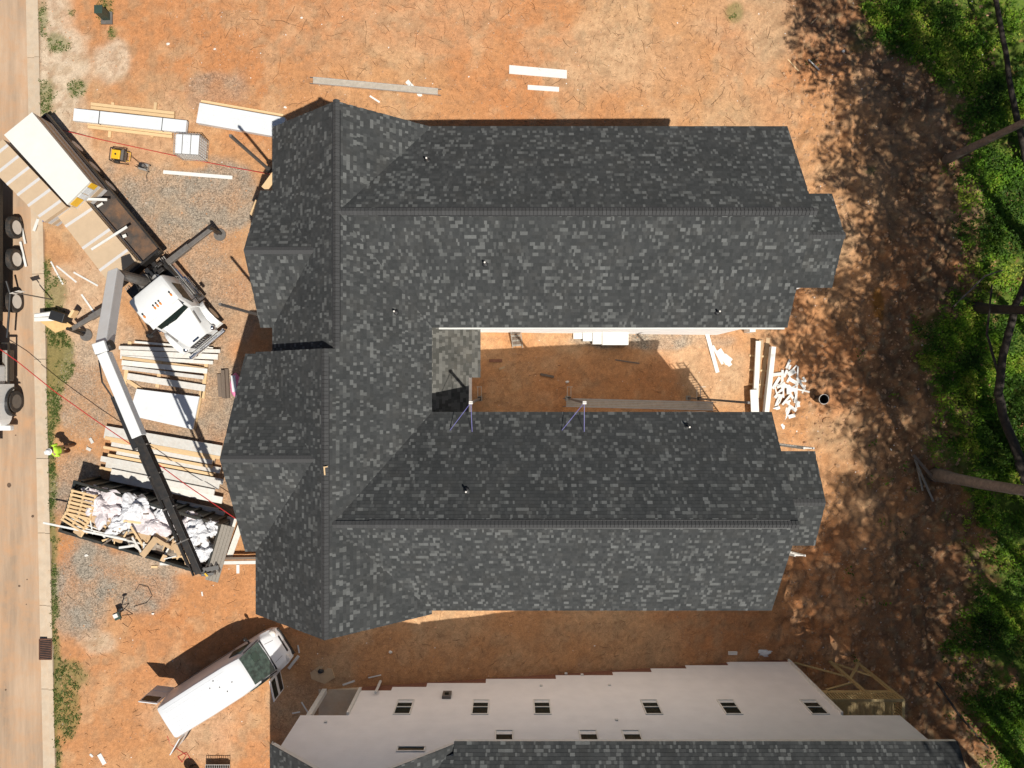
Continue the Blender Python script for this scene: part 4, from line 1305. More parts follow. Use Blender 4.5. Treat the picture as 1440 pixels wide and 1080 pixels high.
# scrap heap on the right of the court
random.seed(8)
for k in range(46):
    px_ = random.gauss(1107, 15); py_ = random.gauss(548, 17)
    p = G(min(max(px_, 1086 + random.uniform(0, 6)), 1134 - random.uniform(0, 6)), min(max(py_, 512), 585)); a = random.uniform(0, 3.14); l = random.uniform(.25, .8); w = random.uniform(.06, .20)
    dv = Vector((math.cos(a), math.sin(a), random.uniform(-.08, .08))) * l / 2
    z = Vector((0, 0, random.uniform(.02, .12)))
    o = MB().bar(p - dv + z, p + dv + z, w, .012, up=(random.uniform(-.2, .2), random.uniform(-.2, .2), 1)).build('siding_offcut', M['trim_white'], None, loc=tuple(p + z)); tag(o, 'white siding offcut in the heap right of the court', 'offcut', 'white offcuts heaped right of the court')
for k, (a, b_, w, lb) in enumerate((((1122, 515), (1119, 577), 2.5, 'long thin white strip standing up the right side of the offcut heap'), ((1089, 577), (1097, 556), 5, 'white offcut slanting at the foot of the offcut heap'),
        ((1128, 553), (1133, 540), 2.5, 'thin white strip right of the offcut heap'), ((1108, 527), (1118, 521), 8, 'white offcut at the top of the offcut heap'), ((1099, 592), (1104, 602), 8, 'lone white diamond offcut below the offcut heap'))):
    gboard(a, b_, w, lb, 'trim_white', .02, .02)
# stacked trim at the court end
t = thing('trim_stack', 'tall stack of white trim lengths at the open end of the court, left one', 'stack', G(1066, 530))
for k in range(3):
    board(G(1062 - k * 1.0 + 4, 480, .2 + k * .0), G(1055 + 4, 592, .2), .26 - k * .0, .10, 'primed_board' if k == 1 else 'trim_white', 'length', lift=.1 * k, parent=t)
board(G(1060, 548, .55), G(1062, 592, .55), .42, .06, 'trim_white', 'length', parent=t)
t = thing('trim_stack', 'long stack of white trim lengths at the open end of the court, right one', 'stack', G(1080, 530))
for k in range(3):
    board(G(1085, 488, .3), G(1074, 592, .3), .24, .12, 'trim_white', 'length', lift=.12 * k, parent=t)
gboard((1070, 478), (1060, 575), 7, 'tan board between the two white trim stacks', 'cardboard', .05, .05)
gboard((1080, 475), (1068, 560), 6, 'tan board under the right white trim stack', 'cardboard', .05, .02)
for k, py_ in enumerate((500, 520, 540)):
    gboard((1053, py_), (1084, py_ + 2), 3, ['top', 'middle', 'lower'][k] + ' bearer across the trim stacks', 'pine', .08, 0, None, 'bearer', 'timber')
mb = MB(); p = G(1050, 462, 0); mb.box((p.x, p.y, p.z + .5), (.3, .5, 1.0)); o = mb.build('white_crate', M['trim_white'], None, loc=tuple(p)); tag(o, 'upright white box against the wall at the court corner', 'box')

# rubbish can
p = G(1150, 561)
t = thing('rubbish_can', 'round black rubbish can with pale rim beside the white offcut heap', 'bin', p)
mb = MB(); n = 20
rings = []
for r, z in ((.20, 0), (.25, .75), (.27, .76), (.27, .79), (.235, .79), (.19, .06)):
    rings.append([(r * math.cos(2 * math.pi * k / n), r * math.sin(2 * math.pi * k / n), z) for k in range(n)])
mb.loft(rings); mb.build('can_body', M['black_plastic'], t, local=True)
mb = MB(); mb.tube([(0.262 * math.cos(2 * math.pi * k / 20), .262 * math.sin(2 * math.pi * k / 20), .80) for k in range(21)], .014, 6); mb.build('rim', M['litter'], t, local=True)

# steps in the court
t = thing('entry_steps', 'white entry steps against the sunlit court wall', 'steps', G(850, 472))
p0 = G(806, 476)
for k in range(4):
    xa = G(806 + k * 13, 470).x; z = T(xa) + .17 * (k + 1)
    dp = (.30, .42, .58, .62)[k]
    MB().box(((xa + G(880, 470).x) / 2, 2.63 - dp / 2, z / 2 + T(xa) / 2 - .1), (G(880, 470).x - xa, dp, z - T(xa) + .2)).build('step', M['trim_white'], t)
t = thing('step_ladder', 'brown wooden step ladder lying by the left end of the court wall', 'ladder', G(727, 475))
for k in range(7):
    q = k / 6
    MB().bar(G(718 + 2 * q, 466 + q * 20, .5 - .4 * q), G(731 + 2 * q, 465 + q * 20, .5 - .4 * q), .10, .04).build('tread', M['old_wood'] if k % 2 else M['grey_wood'], t)
for s in (718, 732):
    MB().bar(G(s, 464, .5), G(s + 3, 489, .1), .04, .08).build('side_rail', M['grey_wood'], t)

# ------------------------------------------------------------------ pump jack poles and braces
def jack_pole(x, y, ztop, label, braces=True, sy=1, group=None):
    zb = T(x)
    t = thing('scaffold_pole', label, 'scaffold pole', (x, y, zb))
    MB().box((x, y, (zb + ztop) / 2), (.09, .09, ztop - zb)).build('pole', M['grey_steel'], t)
    MB().box((x, y, zb + .03), (.25, .25, .06)).build('foot', M['grey_wood'], t)
    z = -.75
    j = MB().box((x, y, z), (.17, .17, .3)).build('jack', M['black_steel'], t)
    fr = MB()
    for s in (-.09, .09):
        fr.bar((x + s, y - .1, z - .05), (x + s, y + .62 * sy, z - .05), .03, .05); fr.bar((x + s, y + .6 * sy, z - .05), (x + s, y + .6 * sy, z + .9), .03, .03)
    fr.bar((x - .1, y + .6 * sy, z + .9), (x + .1, y + .6 * sy, z + .9), .03, .03)
    fr.build('bracket', M['alu_dusty'], t)
    return t
for x, lb in ((-1.63, 'scaffold pole nearest the porch roof in the court'), (2.87, 'middle scaffold pole in the court, left end of the hung plank'), (9.38, 'scaffold pole at the right end of the hung plank')):
    t = jack_pole(x, -.74, 7.0, lb)
    if x < 5:
        tp = Vector((x, -.74, 6.95))
        for dx, dy in ((-.86, -1.12), (.03, -1.18)):
            e = Vector((x + dx, -.74 + dy, 0)); e.z = roof_z(e.x, e.y) + .05
            MB().bar(tp, e, .018, .018).build('brace', M['purple'], t)
        MB().tube([(x - .08, -.74, 7.0), (x + .08, -.74, 7.0)], .06, 8).build('pulley', M['aluminium'], t)
        MB().box((x, -.74, 7.03), (.14, .12, .05)).build('pole_cap', M['litter'], t)
for (x, y, zt), lb in (((-10.77, 9.5, 8.0), 'scaffold pole rising at the upper front corner of the big house'), ((-11.17, 3.05, 8.0), 'scaffold pole rising at the notch between the front gables')):
    t = thing('scaffold_pole', lb, 'scaffold pole', (x, y, 0))
    MB().box((x, y, zt / 2), (.10, .10, zt)).build('pole', M['grey_steel'], t)
    MB().box((x, y, .03), (.25, .25, .06)).build('foot', M['grey_wood'], t)
    MB().box((x, y, 3.5), (.2, .2, .3)).build('jack', M['black_steel'], t)
# boards at the notch of the upper front gable
t = board(P(389, 243, 5.7), P(372, 266, 5.5), .3, .04, 'pine', 'plywood_board', 'short plywood board sticking out at the notch of the upper front gable', 'board')
t = board(P(362, 283, 4.5), P(354, 303, 4.0), .2, .03, 'pine', 'plywood_board', 'tan board edge showing left of the upper front gable', 'board')
board(Vector((P(457, 668, 9.12).x, P(457, 668, 9.12).y, 9.12)), Vector((P(456, 656, 9.12).x, P(456, 656, 9.12).y, 9.12)), .05, .03, 'pine', 'batten', 'small yellow batten left on the main ridge', 'batten')
board(P(456, 657, 9.15), P(461, 656, 9.11), .04, .03, 'pine', 'batten', 'tiny yellow batten across the end of the one on the ridge', 'batten')

def ladder(p0, p1, w, label, side=Vector((1, 0, 0))):
    p0, p1 = Vector(p0), Vector(p1)
    t = thing('ladder', label, 'ladder', p0)
    for s in (-w / 2, w / 2):
        MB().bar(p0 + side * s, p1 + side * s, .04, .08).build('side_rail', M['litter'], t)
    n = int((p1 - p0).length / .3)
    for k in range(1, n + 1):
        c = p0.lerp(p1, k / (n + .3)); MB().bar(c - side * w / 2, c + side * w / 2, .035, .035).build('rung', M['litter'], t)
ladder((11.75, -8.3, T(11.75) - .05), (11.78, -7.02, 6.05), .42, 'ladder standing at the lower eave of the small rear gable')
ladder((11.95, -2.95, T(11.9) - .05), (12.0, -2.60, 6.4), .40, 'ladder standing at the upper eave of the small rear gable')

# ------------------------------------------------------------------ van
def ring(x, zt, zb, wt, wb, r=.14, shoulder=None):
    """closed section of a vehicle body across y, wt half width at top, wb at belt"""
    zs = shoulder if shoulder is not None else zb + (zt - zb) * .45
    pts = [(-wb * .94, zb), (-wb, zb + .12), (-wb, zs), (-wt - .015, zt - r * 1.1), (-wt + r * .35, zt - r * .3), (-wt + r * 1.2, zt),
           (-wt * .35, zt + .02), (wt * .35, zt + .02),
           (wt - r * 1.2, zt), (wt - r * .35, zt - r * .3), (wt + .015, zt - r * 1.1), (wb, zs), (wb, zb + .12), (wb * .94, zb)]
    return [Vector((x, y, z)) for y, z in pts]
def wheel(par, x, y, r, w, side, rim='aluminium', dual=False):
    mb = MB(); n = 24
    yo = y
    prof = [(r * .62, -w / 2), (r * .92, -w / 2), (r, -w * .32), (r, w * .32), (r * .92, w / 2), (r * .62, w / 2)]
    rings = [[(x + rr * math.cos(2 * math.pi * k / n), yo + yy, r + rr * math.sin(2 * math.pi * k / n)) for k in range(n)] for rr, yy in prof]
    mb.loft(rings, cap=False)
    ty = mb.build('wheel', M['rubber'], par, local=True)
    mb = MB()
    s = side
    prof = [(r * .62, w * .5), (r * .60, w * .42), (r * .50, w * .15), (r * .22, w * .12), (r * .20, w * .38), (.001, w * .40)]
    rings = [[(x + rr * math.cos(2 * math.pi * k / n), yo + yy * s, r + rr * math.sin(2 * math.pi * k / n)) for k in range(n)] for rr, yy in prof]
    mb.loft(rings, cap=True)
    rm = mb.build('rim', M[rim], ty, local=True)
    mb = MB()
    for k in range(8):
        a = 2 * math.pi * k / 8
        mb.tube([(x + r * .33 * math.cos(a), yo + w * .13 * s, r + r * .33 * math.sin(a)), (x + r * .33 * math.cos(a), yo + w * .22 * s, r + r * .33 * math.sin(a))], .022, 6)
    mb.build('wheel_nuts', M['grey_steel'], ty, local=True)
    return ty
rear = P(233, 1018, 2.62); rear.z = 0
vdir = Vector((.845, .535, 0)).normalized()
vang = math.atan2(vdir.y, vdir.x)
van = thing('van', 'white high-roof panel van with rear and passenger doors open', 'van', rear, vang)
secs = [ring(0.0, 2.60, .45, .80, .96, .12), ring(.06, 2.63, .42, .83, .985, .14), ring(2.0, 2.66, .40, .85, 1.0, .15), ring(3.6, 2.64, .40, .84, 1.0, .15),
        ring(4.15, 2.57, .40, .80, 1.0, .18, 1.25), ring(4.32, 2.47, .40, .77, 1.0, .18, 1.25), ring(4.98, 1.42, .38, .82, .99, .10, 1.15), ring(5.15, 1.30, .38, .84, .97, .10, 1.05), ring(5.42, 1.12, .36, .78, .92, .12, .9),
        ring(5.62, .92, .36, .66, .83, .12, .72), ring(5.72, .62, .36, .55, .70, .06, .5)]
mb = MB(); mb.loft(secs)
body = mb.build('body', M['van_paint'], van, local=True, smooth=False)
body.data.polygons.foreach_set('use_smooth', [True] * len(body.data.polygons))
md = body.modifiers.new('edge', 'EDGE_SPLIT'); md.split_angle = .6
def vquad(name, pts, mt_, par=None, t=.012, up=None):
    q = [Vector(p) for p in pts]
    n_ = (q[1] - q[0]).cross(q[2] - q[0]).normalized()
    if up is not None and n_.dot(Vector(up)) < 0: n_ = -n_
    mb = MB(); k = len(q)
    vs_ = [p - n_ * .02 for p in q] + [p + n_ * t for p in q]
    fs = [tuple(range(k - 1, -1, -1)), tuple(range(k, 2 * k))] + [(i, (i + 1) % k, k + (i + 1) % k, k + i) for i in range(k)]
    mb.add(vs_, fs)
    return mb.build(name, M[mt_], par or van, local=True)
ws = vquad('windscreen', [(4.33, .70, 2.46), (4.33, -.70, 2.46), (4.96, -.80, 1.46), (5.0, 0, 1.45), (4.96, .80, 1.46)], 'glass_van', up=(1, 0, 1), t=.02)
# black pillar trims, and a seat seen through the screen as a flat patch
MB().bar((4.50, -.78, 2.18), (5.02, -.86, 1.44), .05, .04).build('pillar_trim', M['black_plastic'], van, local=True)
MB().bar((4.50, .78, 2.18), (5.02, .86, 1.44), .05, .04).build('pillar_trim', M['black_plastic'], van, local=True)
vquad('seat_back', [(4.64, .16, 2.02), (4.62, .46, 2.04), (4.72, .54, 1.88), (4.80, .46, 1.75), (4.80, .14, 1.76), (4.73, .10, 1.87)], 'green_box', up=(1, 0, 1), t=.024, par=ws)
MB().bar((4.97, -.7, 1.45), (4.99, -.05, 1.50), .03, .03).build('wiper', M['black_plastic'], van, local=True)
MB().bar((4.97, .1, 1.45), (4.90, .65, 1.58), .03, .03).build('wiper', M['black_plastic'], van, local=True)
for s in (-1, 1):
    vquad('side_window', [(3.72, s * .93, 2.02), (4.38, s * .90, 2.08), (4.72, s * .945, 1.40), (3.72, s * 1.0, 1.38)], 'glass_van', up=(0, s, 0), t=.012)
    MB().blob((5.50, s * .66, .93), (.17, .20, .10), 12, 8).build('headlight', M['litter'], van, local=True, smooth=True)
    m_ = MB(); m_.bar((4.62, s * .98, 1.45), (4.62, s * 1.14, 1.5), .06, .05); m_.blob((4.60, s * 1.22, 1.55), (.08, .12, .17), 10, 8)
    m_.build('mirror', M['black_plastic'], van, local=True)
for k in range(4):
    MB().bar((5.40 + k * .035, -.18 - .0 * k, 1.11 - k * .04), (5.40 + k * .035, .18, 1.11 - k * .04), .012, .02).build('grille_bar', M['grey_steel'], van, local=True)
MB().bar((5.02, -.80, 1.40), (5.02, .80, 1.40), .10, .02).build('cowl', M['black_plastic'], van, local=True)
MB().bar((5.63, -.42, .80), (5.63, .42, .80), .10, .14).build('grille', M['black_plastic'], van, local=True)
for s in (-.5, .5): MB().bar((5.12, s, 1.335), (5.46, s * .85, 1.115), .015, .012).build('bonnet_crease', M['grey_steel'], van, local=True)
MB().box((5.66, 0, .52), (.22, 1.5, .22)).build('bumper', M['black_plastic'], van, local=True, bevel=.06)
MB().box((-.06, 0, .48), (.14, 1.7, .14)).build('bumper', M['black_plastic'], van, local=True, bevel=.03)
for s in range(-3, 4):
    zz = .016 - .006 * max(0, abs(s) - 1)
    MB().tube([(x, s * .2, z + zz) for x, z in ((.2, 2.632), (1.0, 2.645), (2.0, 2.66), (2.8, 2.65), (3.5, 2.641))], .012, 6).build('roof_rib', M['van_paint'], van, local=True)
for x in (.95, 4.75):
    for s in (-1, 1): wheel(van, x, s * .86, .34, .24, s, 'grey_steel')
MB().bar((1.1, -1.02, .48), (3.0, -1.02, .46), .06, .14).build('side_step', M['blue_print'], van, local=True)
MB().bar((3.05, -1.005, .9), (.2, -1.005, .9), .02, .08).build('side_moulding', M['black_plastic'], van, local=True)
MB().bar((3.6, 1.005, .9), (.2, 1.005, .9), .02, .08).build('side_moulding', M['black_plastic'], van, local=True)
rot2 = Matrix.Rotation(-vang, 3, 'Z')
def van_door(hinge, wdir, L_, z0, z1, name, glass=False):
    w = (rot2 @ Vector(wdir)).normalized()
    h = Vector(hinge)
    mb = MB(); mb.bar(h + Vector((0, 0, (z0 + z1) / 2)), h + w * L_ + Vector((0, 0, (z0 + z1) / 2)), .05, z1 - z0)
    d_ = mb.build(name, M['van_paint'], van, local=True, bevel=.02)
    n_ = Vector((-w.y, w.x, 0))
    for s in (-1, 1):
        if glass and s == 1: pass
        mb = MB(); c0 = h + w * .1 + n_ * s * .03; c1 = h + w * (L_ - .08) + n_ * s * .03
        mb.bar(c0 + Vector((0, 0, z0 + .35)), c1 + Vector((0, 0, z0 + .35)), .014, .45)
        mb.build('door_lining', M['black_plastic'] if s == 1 else M['van_paint'], d_, local=True)
        mb = MB(); mb.bar(c0 + Vector((0, 0, z1 - .38)), c1 + Vector((0, 0, z1 - .38)), .016, .5); mb.build('door_glass', M['glass_dark'], d_, local=True)
    return d_
van_door((-.02, .95, 0), (-1, .12, 0), .88, .55, 2.35, 'rear_door')
van_door((-.02, -.95, 0), (-.50, -.86, 0), .88, .55, 2.35, 'rear_door')
van_door((4.72, -.98, 0), (.22, -1.0, 0), 1.0, .5, 2.0, 'front_door', True)
for x, y in ((3.0, .1), (3.2, -.25), (2.6, .3), (2.9, .5), (3.6, 0)):
    MB().blob((x, y, 2.68), (.03, .03, .03), 8, 6).build('roof_stud', M['grey_steel'], van, local=True)

# ------------------------------------------------------------------ crane truck with drywall load
O_ = Vector((-17.6, 5.44, 0)); tdir = Vector((.64, -.768, 0)).normalized(); tang = math.atan2(tdir.y, tdir.x)
tr = thing('crane_truck', 'white cab crane truck with black flatbed, outriggers and long folding boom', 'crane truck', O_, tang)
Rt = Matrix.Rotation(tang, 3, 'Z')
def tl(p): # world to truck local
    v = Rt.inverted() @ (Vector(p) - O_); return v
def tp_(name, c, d, mt='black_steel', par=None, bevel=0.0): return MB().box(c, d).build(name, M[mt], par or tr, local=True, bevel=bevel)
tp_('flatbed', (-4.3, 0, 1.12), (8.5, 2.55, .14), 'bed_floor')
for s in (-1, 1): tp_('bed_rail', (-4.3, s * 1.27, 1.15), (8.5, .07, .24))
tp_('bed_rail', (-8.55, 0, 1.15), (.08, 2.6, .24)); tp_('headboard', (-.02, 0, 1.35), (.10, 2.6, .55))
tp_('center_beam', (-4.6, .12, 1.22), (7.0, .10, .12))
for s in (-.42, .42): tp_('chassis_rail', (-2.4, s, .85), (12.0, .12, .3), 'black_steel')
for x in (-6.9, -5.6, -4.4):
    for s in (-1, 1): wheel(tr, x, s * 1.0, .5, .5, s, 'litter')
for s in (-1, 1): wheel(tr, 3.55, s * 1.0, .52, .30, s, 'aluminium')
# cab
cab_s = [ring(1.42, 2.72, .95, .98, 1.06, .14, 1.6), ring(1.5, 2.78, .9, 1.0, 1.08, .15, 1.6), ring(2.6, 2.86, .9, .99, 1.07, .15, 1.6), ring(2.82, 2.74, .9, .94, 1.05, .18, 1.6), ring(3.12, 2.02, .9, .90, 1.0, .08, 1.5)]
mb = MB(); mb.loft(cab_s); cab = mb.build('cab', M['white_paint'], tr, local=True, smooth=True); cab.modifiers.new('edge', 'EDGE_SPLIT').split_angle = .6
hood_s = [ring(3.0, 1.98, .8, .84, .96, .14, 1.45), ring(3.6, 1.90, .75, .74, .92, .16, 1.4), ring(4.25, 1.72, .7, .60, .86, .16, 1.3), ring(4.42, 1.55, .7, .54, .82, .12, 1.2)]
mb = MB(); mb.loft(hood_s); hood = mb.build('bonnet', M['white_paint'], tr, local=True, smooth=True); hood.modifiers.new('edge', 'EDGE_SPLIT').split_angle = .6
for s in (-1, 1):
    n = 12; rr = []
    mb = MB()
    for k in range(n + 1):
        a = math.pi * k / n
        rr.append([Vector((3.55 + .72 * math.cos(a), s * .72, .62 + .72 * math.sin(a))), Vector((3.55 + .72 * math.cos(a), s * 1.20, .60 + .66 * math.sin(a))),
                   Vector((3.55 + .66 * math.cos(a), s * 1.20, .58 + .60 * math.sin(a))), Vector((3.55 + .66 * math.cos(a), s * .72, .58 + .64 * math.sin(a)))])
    mb.loft(rr); mb.build('wing', M['white_paint'], tr, local=True, smooth=False)
    MB().blob((4.28, s * .80, 1.24), (.14, .15, .12), 10, 8).build('headlight', M['chrome'], tr, local=True, smooth=True)
    m_ = MB(); m_.bar((2.9, s * 1.02, 1.9), (2.95, s * 1.42, 2.0), .03, .03); m_.box((2.95, s * 1.46, 1.95), (.10, .16, .42)); m_.build('mirror', M['black_plastic'], tr, local=True)
    st = MB(); st.box((2.1, s * 1.16, .62), (1.3, .34, .06)); st.box((2.1, s * 1.26, .92), (1.3, .14, .05)); st.build('step', M['chrome'], tr, local=True)
    tk = MB(); tk.tube([(.5, s * 1.02, .72), (1.5, s * 1.02, .72)], .30, 16); tk.build('fuel_tank', M['chrome'], tr, local=True, smooth=False)
    for k in range(3):
        tp_('battery_rail', (1.3, s * (.98 + k * .10), 1.12), (2.3, .035, .05), 'aluminium')
    w_ = vquad('side_window', [(1.9, s * 1.04, 2.45), (2.72, s * 1.01, 2.45), (2.95, s * 1.035, 1.72), (1.9, s * 1.085, 1.70)], 'glass_dark', tr, up=(0, s, 0), t=.012)
    m_ = MB(); m_.bar((3.35, s * .80, 1.93), (3.95, s * .69, 1.80), .05, .02); m_.build('bonnet_vent', M['grey_steel'], tr, local=True)
vquad('windscreen', [(2.84, .80, 2.70), (2.84, -.80, 2.70), (3.10, -.80, 2.10), (3.18, 0, 2.05), (3.10, .80, 2.10)], 'glass_dark', tr, up=(1, 0, .4), t=.03)
tp_('sun_shade', (2.98, 0, 2.80), (.36, 1.75, .04), 'white_paint', bevel=.01)
MB().bar((3.16, -.5, 2.08), (3.14, .0, 2.16), .03, .03).build('wiper', M['black_plastic'], tr, local=True)
for y in (-.78, -.16, 0, .16, .78):
    MB().blob((2.48, y, 2.90), (.09, .045, .05), 8, 6).build('clearance_light', M['orange'], tr, local=True, smooth=True)
    MB().blob((2.33, y, 2.89), (.06, .04, .04), 8, 6).build('light_base', M['black_plastic'], tr, local=True)
tp_('grille', (4.44, 0, 1.2), (.05, 1.0, .55), 'black_plastic')
for k in range(8): tp_('grille_bar', (4.475, -.42 + k * .12, 1.2), (.02, .03, .5), 'chrome')
tp_('bumper', (4.56, 0, .62), (.22, 2.2, .32), 'chrome', bevel=.08)
tp_('badge', (4.36, 0, 1.69), (.10, .35, .02), 'chrome')
# crane turret
mast0 = tl((-17.0, 4.75, 0))
mx_, my_ = mast0.x, mast0.y
tp_('crane_base', (mx_, 0, 1.25), (1.0, 2.3, .45), 'black_steel', bevel=.04)
MB().tube([(mx_, my_, 1.4), (mx_, my_, 2.1)], [.38, .34], 16).build('slew_ring', M['grey_steel'], tr, local=True)
MB().tube([(mx_, my_, 2.05), (mx_, my_, 4.55)], [.24, .20], 14).build('mast', M['grey_steel'], tr, local=True)
random.seed(3)
for k in range(12):
    a, b_ = random.uniform(-1.0, 1.0), random.uniform(-.45, .45)
    MB().box((mx_ + b_, a, 1.55 + random.uniform(0, .3)), (random.uniform(.15, .4), random.uniform(.15, .4), random.uniform(.15, .4))).build('valve_block', M[random.choice(['black_steel', 'grey_steel', 'black_plastic', 'black_steel'])], tr, local=True, bevel=.02)
for k in range(5):
    y = -.8 + k * .35
    MB().tube([(mx_ - .3, y, 1.8), (mx_ - .1, y + .1, 2.2), (mx_ + .2, y + .05, 2.25), (mx_ + .4, y - .1, 1.8)], .025, 6).build('hose', M['black_plastic'], tr, local=True)
MB().tube([(mx_ + .2, .5, 1.7), (mx_ + .2, .5, 2.0)], .2, 14).build('reservoir', M['aluminium'], tr, local=True)
MB().tube([(mx_ + .15, -.25, 1.7), (mx_ + .15, -.25, 1.9)], .16, 14).build('reservoir', M['grey_steel'], tr, local=True)
# boom: world points
mt0 = tl((-17.0, 4.75, 4.45)); el = tl((-15.75, 1.40, 7.7))
arm = MB(); arm.bar(mt0 + Vector((0, 0, .1)), el, .46, .50); a1 = arm.build('boom_arm', M['white_paint'], tr, local=True, bevel=.04)
arm = MB(); arm.bar(mt0.lerp(el, .1) + Vector((0, 0, .32)), mt0.lerp(el, .22) + Vector((0, 0, .32)), .12, .10); arm.build('warning_plate', M['orange'], a1, local=True)
mb = MB(); side = (el - mt0).cross(Vector((0, 0, 1))).normalized()
mb.tube([mt0.lerp(el, -.02) + side * .36 - Vector((0, 0, .5)), mt0.lerp(el, .5) + side * .30], .09, 10); mb.build('lift_cylinder', M['chrome'], tr, local=True)
mb = MB(); mb.tube([el - side * .34, el + side * .34], .2, 12); mb.build('elbow_joint', M['black_steel'], tr, local=True)
mb = MB(); mb.box(tuple(el + Vector((0, 0, .28))), (.5, .42, .16), rz=1.2); mb.build('elbow_cover', M['white_paint'], tr, local=True, bevel=.03)
e0 = tl(P(147, 497, 7.6)); e1 = tl(P(196, 614, 7.65)); e2 = tl(P(235, 700, 7.7)); e3 = tl(P(281, 806, 7.7))
MB().bar(e0, e1, .42, .42).build('boom_arm', M['white_paint'], tr, local=True, bevel=.03)
MB().bar(e0.lerp(e1, .96), e2, .34, .34).build('boom_extension', M['black_steel'], tr, local=True, bevel=.02)
MB().bar(e2.lerp(e1, .05), e3, .27, .27).build('boom_extension', M['black_steel'], tr, local=True, bevel=.02)
sd = (e3 - e0).cross(Vector((0, 0, 1))).normalized()
for k, (f0, f1, o_) in enumerate(((.36, 1.0, -.26), (.45, .95, -.30))):
    MB().bar(e0.lerp(e3, f0) + sd * o_ * -1, e0.lerp(e3, f1) + sd * o_ * -1, .05 + .03 * k, .10).build('boom_rail', M['black_steel'], tr, local=True)
MB().bar(e0.lerp(e1, .48) + sd * .31, e0.lerp(e1, 1.12) + sd * .30, .20, .16).build('boom_box', M['black_plastic'], tr, local=True)
for f_ in (.42, .55, .7, .85):
    MB().bar(e0.lerp(e3, f_) - sd * .2, e0.lerp(e3, f_) + sd * .32, .05, .3).build('boom_clamp', M['grey_steel'], tr, local=True)
mb = MB(); mb.tube([e0.lerp(e1, .05) + sd * .25 + Vector((0, 0, .1)), e0.lerp(e1, .3) + sd * .36 + Vector((0, 0, .3)), e0.lerp(e1, .62) + sd * .28], .03, 6); mb.build('hose', M['black_plastic'], tr, local=True)
# grapple at the tip
gp_ = P(292, 803, 7.4)
hd = MB(); hd.bar(tl(P(278, 803, 7.6)), tl(P(308, 797, 7.4)), .16, .2); hd.bar(tl(P(283, 808, 7.5)), tl(P(300, 806, 7.3)), .10, .2); hd.build('grapple_head', M['black_steel'], tr, local=True)
for a, b_ in (((290, 796), (297, 808)), ((296, 794), (303, 806)), ((303, 792), (309, 803))):
    MB().bar(tl(P(*a, 7.55)), tl(P(*b_, 7.1)), .05, .16).build('grapple_finger', M['grey_steel'], tr, local=True)
MB().bar(tl(P(288, 806, 7.75)), tl(P(292, 810, 7.7)), .06, .05).build('grapple_hose', M['yellow'], tr, local=True)
# outriggers
for (s0, s1, ft, mt_) in (((228, 376), (298, 322), (309, 330), 'R'), ((160, 428), (101, 463), (121, 471), 'L')):
    a, b_ = tl(P(*s0, 1.15)), tl(P(*s1, 1.15))
    MB().bar(a, a.lerp(b_, .55), .26, .24).build('outrigger_beam', M['grey_steel'], tr, local=True, bevel=.01)
    MB().bar(a.lerp(b_, .5), b_, .19, .18).build('outrigger_beam', M['grey_steel'], tr, local=True, bevel=.01)
    MB().tube([b_ + Vector((0, 0, .35)), Vector((b_.x, b_.y, .12))], .08, 10).build('outrigger_leg', M['black_steel'], tr, local=True)
    f = tl(G(*ft, .05)); 
    MB().bar(b_ + Vector((0, 0, .25)), Vector((f.x, f.y, .3)), .12, .12).build('outrigger_leg', M['black_steel'], tr, local=True)
    MB().tube([(f.x, f.y, 0), (f.x, f.y, .07)], .30, 18).build('foot_pad', M['grey_steel'], tr, local=True)
# drywall load: each stack a thing
def stack(corners, ztop, zbot, label, mt_, bands=0, layers=4, printed=False):
    """corners in photo px at top height: rear-right, rear-left, front-left, front-right"""
    q = [P(*c, ztop) for c in corners]
    c_ = sum(q, Vector()) / 4
    t = thing('drywall_stack', label, 'drywall stack', (c_.x, c_.y, zbot), tang)
    h = (ztop - zbot) / layers
    for k in range(layers):
        mb = MB(); lo = zbot + k * h + (.008 if k else 0); hi = zbot + (k + 1) * h
        sh = Vector((random.uniform(-.015, .015), random.uniform(-.015, .015), 0))
        mb.prism([((p + sh).x, (p + sh).y) for p in q][::-1], lo, hi)
        mb.build('sheet_lift', M[mt_ if k == layers - 1 else 'drywall_tan'] if k % 2 or k == layers - 1 else M['paper_band'], t)
    for k in range(bands):
        f0 = (k + .5) / bands if bands > 1 else .5
        a = q[0].lerp(q[3], f0); b_ = q[1].lerp(q[2], f0)
        MB().bar(a + Vector((0, 0, .006)), b_ + Vector((0, 0, .006)), .13, .014).build('paper_band', M['paper_band'], t)
    if printed:
        d = (q[3] - q[0]).normalized()
        a, b_ = q[3], q[2]
        for k, (f0, f1, mm) in enumerate(((0, .18, 'yellow'), (.2, .42, 'wrap_white'), (.45, .62, 'wrap_white'), (.64, .95, 'yellow'))):
            mb = MB(); z_ = (ztop + zbot) / 2 + .15
            mb.bar(a.lerp(b_, f0) + d * .01 - Vector((0, 0, .35)), a.lerp(b_, f1) + d * .01 - Vector((0, 0, .35)), .02, .5)
            mb.build('end_tape', M[mm], t)
    return t
stack([(45.5, 158), (6, 190), (95, 288), (127, 256)], 2.75, 1.32, 'tall white topped drywall stack at the rear of the crane truck', 'drywall_white', 0, 5, True)
stack([(4, 196), (-28, 222), (62, 312), (93, 290)], 2.35, 1.32, 'tan drywall stack with white bands, outermost at the rear of the crane truck', 'drywall_tan', 6, 4, False)
stack([(117, 279), (80, 303), (152, 396), (192, 366)], 2.0, 1.32, 'low tan drywall stack on the bed just behind the crane', 'drywall_tan', 3, 3, False)
p = P(72, 311, 2.2)
board(P(65, 313, 1.95), P(84, 299, 1.95), .02, .30, 'blue_print', 'end_wrap', 'blue printed end wrap on the outer tan drywall stack', 'wrap')
